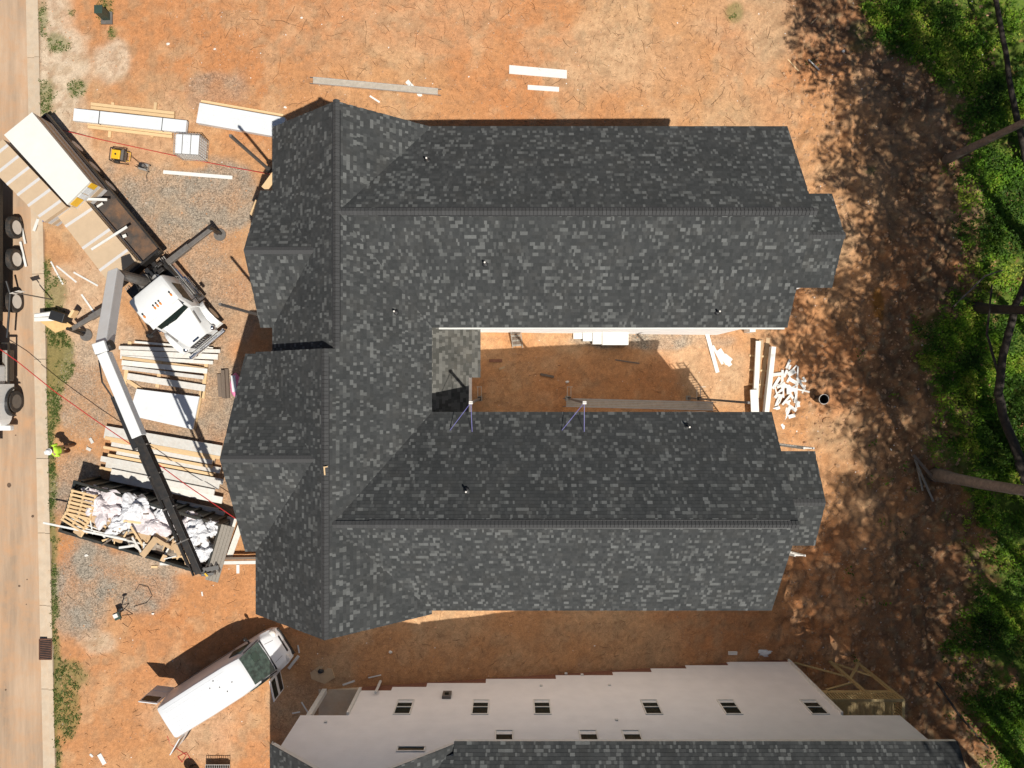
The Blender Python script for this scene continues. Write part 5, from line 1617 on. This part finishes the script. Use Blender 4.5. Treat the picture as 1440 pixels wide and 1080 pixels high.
for k, (a, b_, w, z, mt_) in enumerate((((115, 280), (151, 281), .12, 1.9, 'trim_white'), ((137, 291), (145, 286), .1, 1.4, 'trim_white'), ((129, 351), (179, 319), .11, 2.08, 'trim_white'), ((173, 333), (178, 331), .14, 1.4, 'trim_white'))):
    board(P(*a, z), P(*b_, z), w, .04, mt_, 'board', ['white board across the gap between the drywall stacks', 'short white block on the dark truck bed near the tall stack', 'long white board across the low tan drywall stack', 'small white block in the middle of the dark truck bed'][k], 'board')
# plywood pad and white folded sheet by the left outrigger
o = MB().slab([P(56, 452, .55), P(88, 449, .45), P(103, 459, .35), P(78, 468, .35)], .05).build('plywood_sheet', M['plywood'], None, loc=tuple(P(80, 458, .3))); tag(o, 'orange plywood sheet lying by the verge under the left outrigger', 'sheet')
o = MB().slab([P(48, 442, .9), P(77, 438, .7), P(78, 444, .6), P(48, 446, .8)], .06).build('folded_sheet', M['trim_white'], None, loc=tuple(P(62, 442, .6))); tag(o, 'folded white panel above the orange plywood, upper half', 'panel')
o = MB().slab([P(48, 447, .85), P(78, 446, .7), P(78, 451, .6), P(48, 452, .7)], .06).build('folded_sheet', M['trim_white'], None, loc=tuple(P(62, 449, .6))); tag(o, 'folded white panel above the orange plywood, lower half', 'panel')
mb = MB(); mb.box(tuple(P(86, 446, .4)), (.7, .45, .75), rz=-.3); o = mb.build('shadow_mass', M['black_plastic'], None, loc=tuple(P(86, 446, 0)), bevel=.02); tag(o, 'black crate standing in for the shadow behind the orange plywood sheet', 'mass')  # black block put in for the dark shadow at this spot
board(P(104, 447, .5), P(110, 437, .5), .13, .4, 'pine', 'timber_block', 'upright brown timber block at the left outrigger foot', 'block')

# ------------------------------------------------------------------ truck at the left edge
sx_ = -24.0
tk = thing('flatbed_truck', 'white cab lorry parked on the road, cut by the left edge', 'truck', (sx_ - 1.2, 3, -.1), -math.pi / 2)
def kk(x, y, z): # world point to its local frame
    return WM[tk.name].inverted() @ Vector((x, y, z))
def kbox(name, x, y, z, dx, dy, dz, mt_, bevel=0.0):
    return MB().box((x, y, z), (dx, dy, dz)).build(name, M[mt_], tk, bevel=bevel)
for yy in (7.6, 6.05, 4.0, -.85):
    for s, xx in ((1, sx_ - .18), (-1, sx_ - 2.3)):
        l = kk(xx, yy, 0)
        n = 24
        wheel(tk, l.x, l.y, .54 if yy > 0 else .55, .30, 1 if s == 1 else -1, 'litter' if yy > 3 else 'grey_steel')
kbox('chassis', sx_ - 1.25, 3.2, .95, .9, 12.5, .3, 'black_steel')
kbox('flatbed', sx_ - 1.3, 6.3, 1.35, 2.3, 6.6, .2, 'black_steel')
kbox('side_panel', sx_ - 1.25, 1.2, 1.7, 1.9, 1.6, .9, 'yellow', .03)
kbox('mudguard', sx_ - .45, 4.95, 1.2, .5, .5, .08, 'black_steel')
for k in range(2): kbox('tank_rail', sx_ - .35 + k * -.32, .85, .85 + k * .25, .22, 1.55, .08, 'aluminium', .02)
kbox('fuel_tank', sx_ - .45, .9, .6, .5, 1.5, .45, 'grey_steel', .06)
kbox('rail_frame', sx_ - .06, .95, .98, .05, 1.9, .10, 'black_steel')
kbox('rail_frame', sx_ - .4, 1.95, .98, .75, .08, .12, 'black_steel')
mb = MB()
cs = []
for yy, zt, wd in ((.0, 1.9, 1.12), (-.9, 1.85, 1.12), (-1.7, 1.6, 1.0), (-2.0, 1.2, .85)):
    cs.append([Vector((sx_ - 1.25 + a * wd, yy, z)) for a, z in ((-1, .5), (-1, zt - .2), (-.8, zt), (.8, zt), (1, zt - .2), (1, .5))])
mb.loft(cs); mb.build('bonnet', M['white_paint'], tk)
kbox('cab', sx_ - 1.3, .75 - .3, 1.9, 2.1, .9, 2.0, 'white_paint', .08)
kbox('bumper', sx_ - 1.25, -2.12, .6, 2.2, .25, .3, 'white_paint', .05)
n = 12
mb = MB(); rr = []
for k in range(n + 1):
    a = math.pi * k / n
    rr.append([Vector((sx_ - .55, -.85 + .70 * math.cos(a), .55 + .72 * math.sin(a))), Vector((sx_ - .02, -.85 + .70 * math.cos(a), .50 + .66 * math.sin(a))), Vector((sx_ - .02, -.85 + .64 * math.cos(a), .48 + .60 * math.sin(a))), Vector((sx_ - .55, -.85 + .64 * math.cos(a), .50 + .64 * math.sin(a)))])
mb.loft(rr); mb.build('wheel_arch', M['black_plastic'], tk)
MB().tube([(sx_ - .1, 4.9, 1.1), (sx_ + .02, 4.3, 1.0), (sx_ - .05, 3.2, 1.0), (sx_ - .1, 2.2, 1.05)], .05, 8).build('hose', M['black_plastic'], tk)

# ------------------------------------------------------------------ cables
def cable(pts, r, mt_, label):
    pts = [Vector(p) for p in pts]
    fine = []
    for i in range(len(pts) - 1):
        for k in range(8): fine.append(pts[i].lerp(pts[i + 1], k / 8))
    fine.append(pts[-1])
    c = fine[len(fine) // 2]
    o = MB().tube(fine, r, 6).build('cable', M[mt_], None, loc=tuple(c)); tag(o, label, 'cable')
cable([P(0, 491, 1.2), P(24, 508, 1.3), P(75, 549, 1.25), P(130, 588, 1.2), P(200, 636, 1.3), P(262, 682, 1.5), P(331, 729, 1.8)], .022, 'red_hose', 'red cable running from the left truck over the boards to the dumpster')
cable([P(88, 183, .3), P(140, 196, .06), P(200, 209, .04), P(260, 222, .12), P(320, 234, .06), P(385, 246, .2)], .018, 'red_hose', 'red cable lying from the drywall load past the caged tank')
cable([G(235, 1035, .02), G(240, 1047, .02), G(252, 1055, .02), G(262, 1062, .02), G(256, 1072, .02), G(250, 1064, .02), G(262, 1058, .02), G(268, 1068, .02)], .014, 'red_hose', 'coiled red hose behind the van')
cable([G(178, 862, .02), G(186, 872, .02), G(180, 882, .02), G(172, 876, .02)], .01, 'twig', 'thin cable looped below the little saw stand')
cable([G(188, 853, .03), G(206, 848, .03), G(214, 838, .03), G(208, 825, .03), G(196, 822, .03), G(190, 832, .03)], .012, 'black_plastic', 'thin black cable looped on the gravel by the saw stand')
cable([G(183, 219, .3), G(190, 224, .1), G(195, 229, .3)], .014, 'black_plastic', 'short black lead between generator and compressor')
cable([G(207, 243, .1), G(206, 248, .02), G(207, 255, .02)], .014, 'black_plastic', 'black lead trailing from the compressor')

# ------------------------------------------------------------------ generator, compressor, tank, utility box, sign
p = G(173, 222)
gen = thing('generator', 'yellow and black portable generator on the clay', 'generator', p, -.12)
mb = MB()
for s in (-.3, .3):
    mb.tube([(-.34, s, .05), (-.34, s, .56), (.34, s, .56), (.34, s, .05), (-.34, s, .05)], .022, 8)
mb.tube([(-.34, -.3, .56), (-.34, .3, .56)], .022, 8); mb.tube([(.34, -.3, .56), (.34, .3, .56)], .022, 8); mb.build('frame', M['black_steel'], gen, local=True)
MB().box((-.06, 0, .53), (.42, .44, .12)).build('fuel_tank', M['yellow'], gen, local=True, bevel=.04)
MB().tube([(-.05, 0, .59), (-.05, 0, .62)], .045, 12).build('tank_cap', M['black_plastic'], gen, local=True)
MB().box((0, 0, .27), (.55, .42, .34)).build('engine', M['black_plastic'], gen, local=True, bevel=.03)
MB().box((.25, 0, .4), (.14, .5, .3)).build('control_panel', M['grey_steel'], gen, local=True, bevel=.01)
MB().tube([(.36, -.22, .35), (.5, -.22, .3), (.5, .22, .3), (.36, .22, .35)], .016, 6).build('handle', M['yellow'], gen, local=True)
for s in (-.28, .28): MB().tube([(-.2, s - .04, .12), (-.2, s + .04, .12)], .12, 14).build('wheel', M['rubber'], gen, local=True)
p = G(205, 236)
cp = thing('compressor', 'small silver and black air compressor beside the generator', 'compressor', p, -.25)
for s in (-.1, .1): MB().tube([(-.22, s, .16), (.22, s, .16)], .085, 12).build('air_tank', M['aluminium'], cp, local=True)
MB().box((-.03, 0, .35), (.24, .22, .2)).build('motor', M['black_plastic'], cp, local=True, bevel=.03)
MB().tube([(.12, 0, .32), (.12, 0, .5)], .07, 10).build('pump', M['grey_steel'], cp, local=True)
MB().tube([(-.22, -.12, .2), (-.26, -.12, .52), (.24, -.12, .52), (.22, -.12, .2)], .015, 6).build('handle', M['black_steel'], cp, local=True)
for s in (-.16, .16): MB().tube([(.18, s - .02, .08), (.18, s + .02, .08)], .08, 12).build('wheel', M['rubber'], cp, local=True)
# caged tank
p = G(277, 213); 
ibc = thing('water_tank', 'white plastic tank in a grey wire cage on the clay', 'tank', p, -.06)
W_, L__, H_ = 1.2, 1.0, 1.1
mb = MB(); mb.box((0, 0, .14 + H_ / 2 - .05), (W_ - .04, L__ - .04, H_ - .1)); mb.build('tank_body', M['wrap_white'], ibc, local=True, bevel=.08)
for x in (-.2, .2): MB().box((x, 0, 1.165), (.025, .98, .02)).build('top_bar', M['grey_steel'], ibc, local=True)
cg = MB()
for k in range(10):
    x = -W_ / 2 + W_ * k / 9
    for s in (-1, 1): cg.bar((x, s * L__ / 2, .12), (x, s * L__ / 2, 1.15), .018, .018)
for k in range(9):
    y = -L__ / 2 + L__ * k / 8
    for s in (-1, 1): cg.bar((s * W_ / 2, y, .12), (s * W_ / 2, y, 1.15), .018, .018)
for k in range(6):
    z = .15 + k * .2
    cg.bar((-W_ / 2, -L__ / 2, z), (W_ / 2, -L__ / 2, z), .02, .02); cg.bar((-W_ / 2, L__ / 2, z), (W_ / 2, L__ / 2, z), .02, .02)
    cg.bar((-W_ / 2, -L__ / 2, z), (-W_ / 2, L__ / 2, z), .02, .02); cg.bar((W_ / 2, -L__ / 2, z), (W_ / 2, L__ / 2, z), .02, .02)
cg.build('cage', M['aluminium'], ibc, local=True)
for y in (-.4, 0, .4): MB().box((0, y, .06), (W_, .1, .12)).build('pallet_runner', M['pine'], ibc, local=True)
MB().tube([(0, 0, 1.14), (0, 0, 1.19)], .08, 14).build('lid', M['wrap_white'], ibc, local=True)
# utility box
p = G(151, 26)
ub = thing('utility_box', 'dark green utility pedestal box on a pad near the top left', 'utility box', p)
MB().box((0, 0, .04), (.55, .6, .08)).build('pad', M['grey_steel'], ub, local=True)
MB().box((0, .05, .42), (.36, .36, .7)).build('cabinet', M['green_box'], ub, local=True, bevel=.02)
MB().box((0, .05, .79), (.40, .40, .05)).build('lid', M['green_box'], ub, local=True, bevel=.015)
# street sign, seen edge on
p = G(73, 421)
sg = thing('street_sign', 'slim street sign on a post at the kerb, seen edge-on from above', 'sign', p, .3)
MB().bar((0, 0, 0), (0, 0, 2.75), .045, .045).build('post', M['grey_steel'], sg, local=True)
MB().box((0, 0.03, 2.5), (.46, .012, .42)).build('sign_plate', M['litter'], sg, local=True)
# saw stand
p = G(176, 860)
ss = thing('saw_stand', 'small grey saw on a folding stand with a black handle', 'saw stand', p, .4)
MB().box((-.1, 0, .55), (.30, .36, .12)).build('saw_table', M['green_box'], ss, local=True, bevel=.01)
MB().box((-.12, .04, .64), (.22, .2, .08)).build('motor_housing', M['litter'], ss, local=True, bevel=.02)
for a in ((-.35, -.3), (.3, -.25), (-.3, .3), (.35, .3)):
    MB().tube([(a[0] * .3, a[1] * .3, .5), (a[0], a[1], 0)], .018, 6).build('leg', M['black_steel'], ss, local=True)
MB().tube([(.05, .05, .6), (.35, .2, .95), (.42, .25, 1.0)], .025, 8).build('handle', M['black_plastic'], ss, local=True)
MB().blob((.45, .27, 1.02), (.14, .07, .05), 10, 6).build('handle_grip', M['black_plastic'], ss, local=True)
# barrel and wire cart at the very bottom
p = G(273, 1082); mb = MB(); mb.tube([p, p + Vector((0, 0, .75))], .27, 18); o = mb.build('barrel', M['black_plastic'], None, loc=tuple(p)); tag(o, 'black barrel cut by the bottom edge behind the van', 'barrel')
t = thing('wire_cart', 'dark wire cart cut by the bottom edge beside the barrel', 'cart', G(306, 1085))
MB().box(tuple(G(306, 1085, .3)), (1.1, .6, .3)).build('tray', M['black_steel'], t)
mb = MB(); c = G(306, 1085, .48)
for k in range(12): mb.bar(c + Vector((-.58 + k * .105, -.32, 0)), c + Vector((-.58 + k * .105, .32, 0)), .02, .02)
mb.bar(c + Vector((-.6, .33, 0)), c + Vector((.6, .33, 0)), .03, .03); mb.build('grid', M['aluminium'], t)
# footing slab before the cream house
pts = [(436, 946), (450, 936), (467, 941), (471, 953), (456, 962), (438, 955)]
q = [G(*a, .05) for a in pts]; c = sum(q, Vector()) / 6
o = MB().prism([(v.x, v.y) for v in q][::-1], c.z - .12, c.z).build('plywood_offcut', M['cardboard'], None, loc=tuple(c)); tag(o, 'brown plywood offcut on the shaded clay before the cream house', 'plywood')
p = G(451, 944, .08); o = MB().blob(p, (.16, .12, .08), 10, 6, .4, 2).build('dark_rag', M['black_plastic'], None, loc=tuple(p)); tag(o, 'black rag lying on the brown plywood offcut', 'rag')
p = G(1075, 918, .03); mb = MB(); mb.blob(p, (.34, .14, .06), 16, 8, 1.2, 5); o = mb.build('plastic_scrap', M['wrap_white'], None, loc=tuple(p)); tag(o, 'crumpled white plastic on shaded clay by the rear wall corner', 'plastic')
for (px_, py_), lb in (((1310, 390), 'white stone in the shade, right of the upper roof'), ((1224, 332), 'small pale stone right of the small upper gable'), ((1186, 72), 'white scrap on the dappled clay, upper of two'), ((1197, 131), 'white scrap on the dappled clay, lower of two'),
                   ((1253, 564), 'pale stone above the planks in the wood'), ((424, 22 + 3), 'white paper scrap near the top edge of the clay'), ((401, 151), 'white scrap beside the roof peak'), ((549, 917), 'white scrap on the shaded clay below the roof'), ((215, 858 + 5), 'white scrap near the saw stand'), ((121, 781), 'white stone on gravel below the dumpster'),
                   ((236, 62), 'pale stone at the top left of the clay'), ((302, 69), 'small pale stone left on the orange clay'), ((798, 537), 'pale lump in the middle of the court shade')):
    p = G(px_, py_, .03); mb = MB(); r = random.uniform(.06, .10); mb.blob(p, (r, r * .8, r * .5), 9, 6, .6, px_); o = mb.build('pale_scrap', M['litter'], None, loc=tuple(p)); tag(o, lb, 'scrap')

# ------------------------------------------------------------------ worker
p = G(101, 630)
wk = thing('person', 'worker in white hard hat, lime vest and brown trousers walking on the verge', 'person', p, math.radians(200))
def skin_body():
    J = {'pel': (0, 0, .98, .14), 'chest': (.04, 0, 1.28, .16), 'neck': (.07, 0, 1.48, .065), 'head': (.10, 0, 1.60, .095), 'top': (.10, 0, 1.70, .08),
         'sl': (.04, .19, 1.40, .07), 'el': (.02, .27, 1.13, .045), 'wl': (.20, .25, .95, .032), 'hl': (.27, .24, .90, .035),
         'sr': (.04, -.19, 1.40, .07), 'er': (-.05, -.28, 1.14, .045), 'wr': (.08, -.30, .92, .032), 'hr': (.13, -.30, .86, .035),
         'hpl': (0, .09, .92, .10), 'kl': (.16, .10, .52, .065), 'al': (.14, .10, .10, .045), 'tl': (.30, .10, .05, .04),
         'hpr': (0, -.09, .92, .10), 'kr': (-.04, -.10, .50, .065), 'ar': (-.24, -.10, .13, .045), 'tr': (-.12, -.10, .05, .04)}
    E = [('pel', 'chest'), ('chest', 'neck'), ('neck', 'head'), ('head', 'top'), ('chest', 'sl'), ('sl', 'el'), ('el', 'wl'), ('wl', 'hl'), ('chest', 'sr'), ('sr', 'er'), ('er', 'wr'), ('wr', 'hr'),
         ('pel', 'hpl'), ('hpl', 'kl'), ('kl', 'al'), ('al', 'tl'), ('pel', 'hpr'), ('hpr', 'kr'), ('kr', 'ar'), ('ar', 'tr')]
    ks = list(J)
    me_ = bpy.data.meshes.new('body'); me_.from_pydata([J[k][:3] for k in ks], [(ks.index(a), ks.index(b_)) for a, b_ in E], [])
    o = bpy.data.objects.new('body', me_); C.objects.link(o)
    o.modifiers.new('skin', 'SKIN')
    bpy.context.view_layer.update()
    for i, k in enumerate(ks): me_.skin_vertices[0].data[i].radius = (J[k][3], J[k][3])
    me_.skin_vertices[0].data[0].use_root = True
    sb = o.modifiers.new('sub', 'SUBSURF'); sb.levels = 2; sb.render_levels = 2
    me_.materials.append(M['skin'])
    return o, J
bd, J = skin_body(); bd.parent = wk; reg(bd, WM[wk.name])
def V3(k): return Vector(J[k][:3])
mb = MB(); rings = []
for z, hx, hy, cx in ((.90, .165, .20, 0), (1.08, .15, .19, .02), (1.25, .18, .225, .035), (1.38, .165, .25, .04), (1.46, .10, .15, .05)):
    rings.append([(cx + hx * math.cos(2 * math.pi * k / 14), hy * math.sin(2 * math.pi * k / 14), z) for k in range(14)])
mb.loft(rings); ve = mb.build('vest', M['lime'], wk, local=True, smooth=True)
for y in (-.10, .10):
    MB().bar((.2, y, 1.05), (.22, y, 1.38), .05, .02, up=(1, 0, 0)).build('reflective_stripe', M['litter'], ve, local=True)
for a, b_, c in (('sl', 'el', 'wl'), ('sr', 'er', 'wr')):
    MB().tube([V3(a), V3(b_), V3(b_).lerp(V3(c), .8)], [.085, .062, .05], 10).build('sleeve', M['lime'], wk, local=True, smooth=True)
mb = MB(); mb.tube([V3('hpl') + Vector((0, 0, .08)), V3('kl'), V3('al')], [.125, .09, .075], 12); mb.tube([V3('hpr') + Vector((0, 0, .08)), V3('kr'), V3('ar')], [.125, .09, .075], 12)
mb.blob((0, 0, .96), (.17, .20, .12), 14, 8); mb.build('trousers', M['cloth_brown'], wk, local=True, smooth=True)
for k, q in (('al', 'tl'), ('ar', 'tr')):
    c = V3(k).lerp(V3(q), .5); MB().blob((c.x, c.y, c.z), (.15, .06, .06), 10, 6).build('boot', M['black_plastic'], wk, local=True, smooth=True)
mb = MB(); n = 16
rings = [[(.10 + r * 1.1 * math.cos(2 * math.pi * k / n), r * math.sin(2 * math.pi * k / n), z) for k in range(n)] for r, z in ((.155, 1.665), (.125, 1.67), (.12, 1.73), (.09, 1.79), (.03, 1.81))]
mb.loft(rings); mb.box((.25, 0, 1.668), (.10, .16, .012)); mb.build('hard_hat', M['white_paint'], wk, local=True, smooth=False)
for a in ('hl', 'hr'):
    mb = MB(); h = V3(a)
    for k in range(4): mb.tube([h + Vector((0, (k - 1.5) * .018, 0)), h + Vector((.05, (k - 1.5) * .02, -.045 - .006 * (1.5 - abs(k - 1.5)))), h + Vector((.045, (k - 1.5) * .02, -.085))], [.011, .010, .008], 6)
    mb.tube([h, h + Vector((.03, .04, -.02)), h + Vector((.05, .045, -.05))], [.012, .011, .008], 6)
    mb.build('fingers', M['skin'], wk, local=True, smooth=True)

# ------------------------------------------------------------------ trees of the wood
def crown_mesh(name, seed, rad, zc, zr, n_cl, leaf):
    r = np.random.default_rng(seed)
    cl = []
    while len(cl) < n_cl:
        v = r.uniform(-1, 1, 3)
        d = np.linalg.norm(v)
        if d < 1 and r.random() < .25 + .75 * d: cl.append(v * np.array([rad, rad, zr]) + np.array([0, 0, zc]))
    cl = np.array(cl)
    per = 24
    c = np.repeat(cl, per, axis=0) + r.normal(0, 1, (n_cl * per, 3)) * np.repeat(r.uniform(.22, .55, (n_cl, 1)), per, axis=0) * np.array([1, 1, .6])
    m_ = len(c)
    a = r.random(m_) * 6.28; til = r.normal(0, .6, (m_, 2)); s = leaf * (.5 + r.random(m_))[:, None]
    ux = np.stack([np.cos(a), np.sin(a), til[:, 0]], -1); uy = np.stack([-np.sin(a), np.cos(a), til[:, 1]], -1)
    q = np.stack([c - ux * s, c - uy * s * .5, c + ux * s, c + uy * s * .5], 1).reshape(-1, 3)
    o = mesh_np(name, q, np.arange(len(q)).reshape(-1, 4), M['leaf_tree'], r.random(m_))
    me_ = o.data
    bpy.data.objects.remove(o)
    return me_, cl
crowns = [crown_mesh('crown', 10 + k, rad, 0, zr, ncl, .12) for k, (rad, zr, ncl) in enumerate(((3.6, 4.6, 150), (4.2, 4.0, 170), (3.0, 4.2, 120)))]
def tree(x, y, h, kind, lean=(0, 0), r0=.24, bark='bark', label=None, mid=None, rz=0.0, cscale=1.0, group=None):
    zb = T(x) - .25
    t = thing('tree', label, 'tree', (x, y, zb), 0, group)
    me_, cl = crowns[kind]
    top = Vector((lean[0], lean[1], h))
    pts = []; rs = []
    for k in range(11):
        f_ = k / 10
        q = Vector((lean[0] * f_, lean[1] * f_, h * f_))
        w = .35 * math.sin(f_ * 5 + x) * f_ * (1 - f_) * 2
        q += Vector((w, w * .6, 0))
        if mid: q += Vector(mid) * math.sin(math.pi * f_)
        pts.append(q); rs.append(r0 * (1 - .72 * f_) * (1.35 if k == 0 else 1))
    mb = MB(); mb.tube(pts, rs, 12)
    cz = h - 2.5
    rr = random.Random(int(x * 100 + y * 7))
    for c in rr.sample(list(cl), 16):
        e = Vector((c[0] * cscale, c[1] * cscale, c[2])) + Vector((lean[0], lean[1], cz))
        f_ = max(.45, min(.97, (e.z - 1.5) / h))
        i = f_ * 10; b0 = pts[int(i)].lerp(pts[min(int(i) + 1, 10)], i - int(i))
        mb.tube([b0, b0.lerp(e, .5) + Vector((0, 0, .3)), e], [.07, .045, .02], 6)
    mb.build('trunk', M[bark], t, local=True, smooth=True)
    co = bpy.data.objects.new('crown', me_); co.parent = t; co.location = (lean[0], lean[1], cz); co.rotation_euler = (0, 0, rz); co.scale = (cscale, cscale, 1)
    C.objects.link(co)
    return t
random.seed(77)
ba = G(1327, 226); tree(ba.x, ba.y, 19, 0, (.5, -.2), .22, 'bark', 'slim grey-barked tree leaning into view at the upper right', rz=1)
ba = G(1372, 432); tree(ba.x, ba.y, 20, 1, (.8, -.4), .26, 'bark_dark', 'curved dark tree halfway down the right edge', mid=(-.3, -.9, 0), rz=2)
ba = G(1316, 667); tree(ba.x, ba.y, 21, 0, (.4, .3), .32, 'bark', 'thick brown-barked tree at the lower right, its long shadow on the clay', rz=3)
tgrp = 'trees of the wood beyond the right edge'
spots = [(30.0, 10.3), (29, 7), (30, 0.5), (28.5, -4), (29.5, -9.5), (28.8, -14), (28.5, -22), (33.5, -24), (31.5, -14.5), (34, -16), (28.4, -27), (30.2, -6.8)]
for k, (x, y) in enumerate(spots):
    tree(x + random.uniform(-.3, .5), y + random.uniform(-.5, .5), random.uniform(21, 27), k % 3, (random.uniform(-.8, .8), random.uniform(-.8, .8)), random.uniform(.2, .32), 'bark' if k % 2 else 'bark_dark',
         'tall leafy tree of the wood whose shade falls over the right of the photo', rz=random.uniform(0, 6), cscale=random.uniform(.95, 1.25), group=tgrp)
for x, y, ln in ((29.6, -18.2, .3), (28.4, -21.5, -.8), (29.0, -24.6, -1.6), (28.5, -27.6, -1.8), (29.4, -30.5, -1.5)):
    tree(x, y, random.uniform(29, 31), random.randrange(3), (ln, random.uniform(-.5, .5)), .34, 'bark_dark', 'tall leafy tree of the wood whose shade falls over the right of the photo', rz=random.uniform(0, 6), cscale=1.15, group=tgrp)
# crooked low trunks in the undergrowth
def log(pts, rs, label, bark='bark_dark'):
    q = [G(a, b_, h) for a, b_, h in pts]
    fine = []; fr = []
    for i in range(len(q) - 1):
        for k in range(5):
            f_ = k / 5
            fine.append(q[i].lerp(q[i + 1], f_) + Vector((mnoise.noise(q[i] * 3 + Vector((k, 0, 0))) * .05, 0, 0))); fr.append(rs[i] * (1 - f_) + rs[i + 1] * f_)
    fine.append(q[-1]); fr.append(rs[-1])
    o = MB().tube(fine, fr, 10).build('leaning_trunk', M[bark], None, loc=tuple(q[0]), smooth=True); tag(o, label, 'tree trunk')
log([(1446, 700, .1), (1432, 640, .7), (1412, 590, 1.0), (1404, 552, 1.2), (1410, 500, 1.6), (1428, 430, 2.0), (1450, 380, 2.4)], [.28, .24, .22, .22, .2, .18, .16], 'crooked dark trunk bending along the right edge')
log([(1448, 250, .2), (1434, 180, .6), (1420, 120, .9), (1414, 70, 1.2), (1398, -10, 1.6)], [.2, .17, .14, .13, .12], 'thin dark trunk slanting at the top right corner')
log([(1405, 530, 1.3), (1388, 470, 1.8), (1395, 400, 2.2)], [.08, .06, .04], 'short dark limb forking from the crooked trunk')
log([(1318, 960, .05), (1352, 1010, .12), (1390, 1052, .2)], [.07, .06, .04], 'dark limb standing in for a trunk shadow near the lower right corner', 'bark_dark')  # dark limb drawn in place of a tree trunk's shadow
log([(1340, 432, .1), (1385, 388, .5), (1410, 380, .8)], [.05, .04, .02], 'pale fallen branch left of the curved dark tree', 'bark')
# oil spots and mud stains pressed into the road, thin flat patches of their own
m_spot = mat('oil_spot', (.12, .075, .045), .8, .2, 6)
for k, (px_, py_, r_) in enumerate(((13, 682, .12), (46, 726, .07), (27, 824, .06), (38, 815, .035), (37, 850, .03), (22, 612, .04), (8, 970, .05))):
    p = P(px_, py_, -.094)
    pts = [(p.x + r_ * random.uniform(.75, 1.2) * math.cos(a), p.y + r_ * random.uniform(.75, 1.2) * math.sin(a)) for a in [2 * math.pi * i / 12 for i in range(12)]]
    o = MB().prism(pts, -.099, -.096).build('road_stain', m_spot, None); o['kind'] = 'structure'
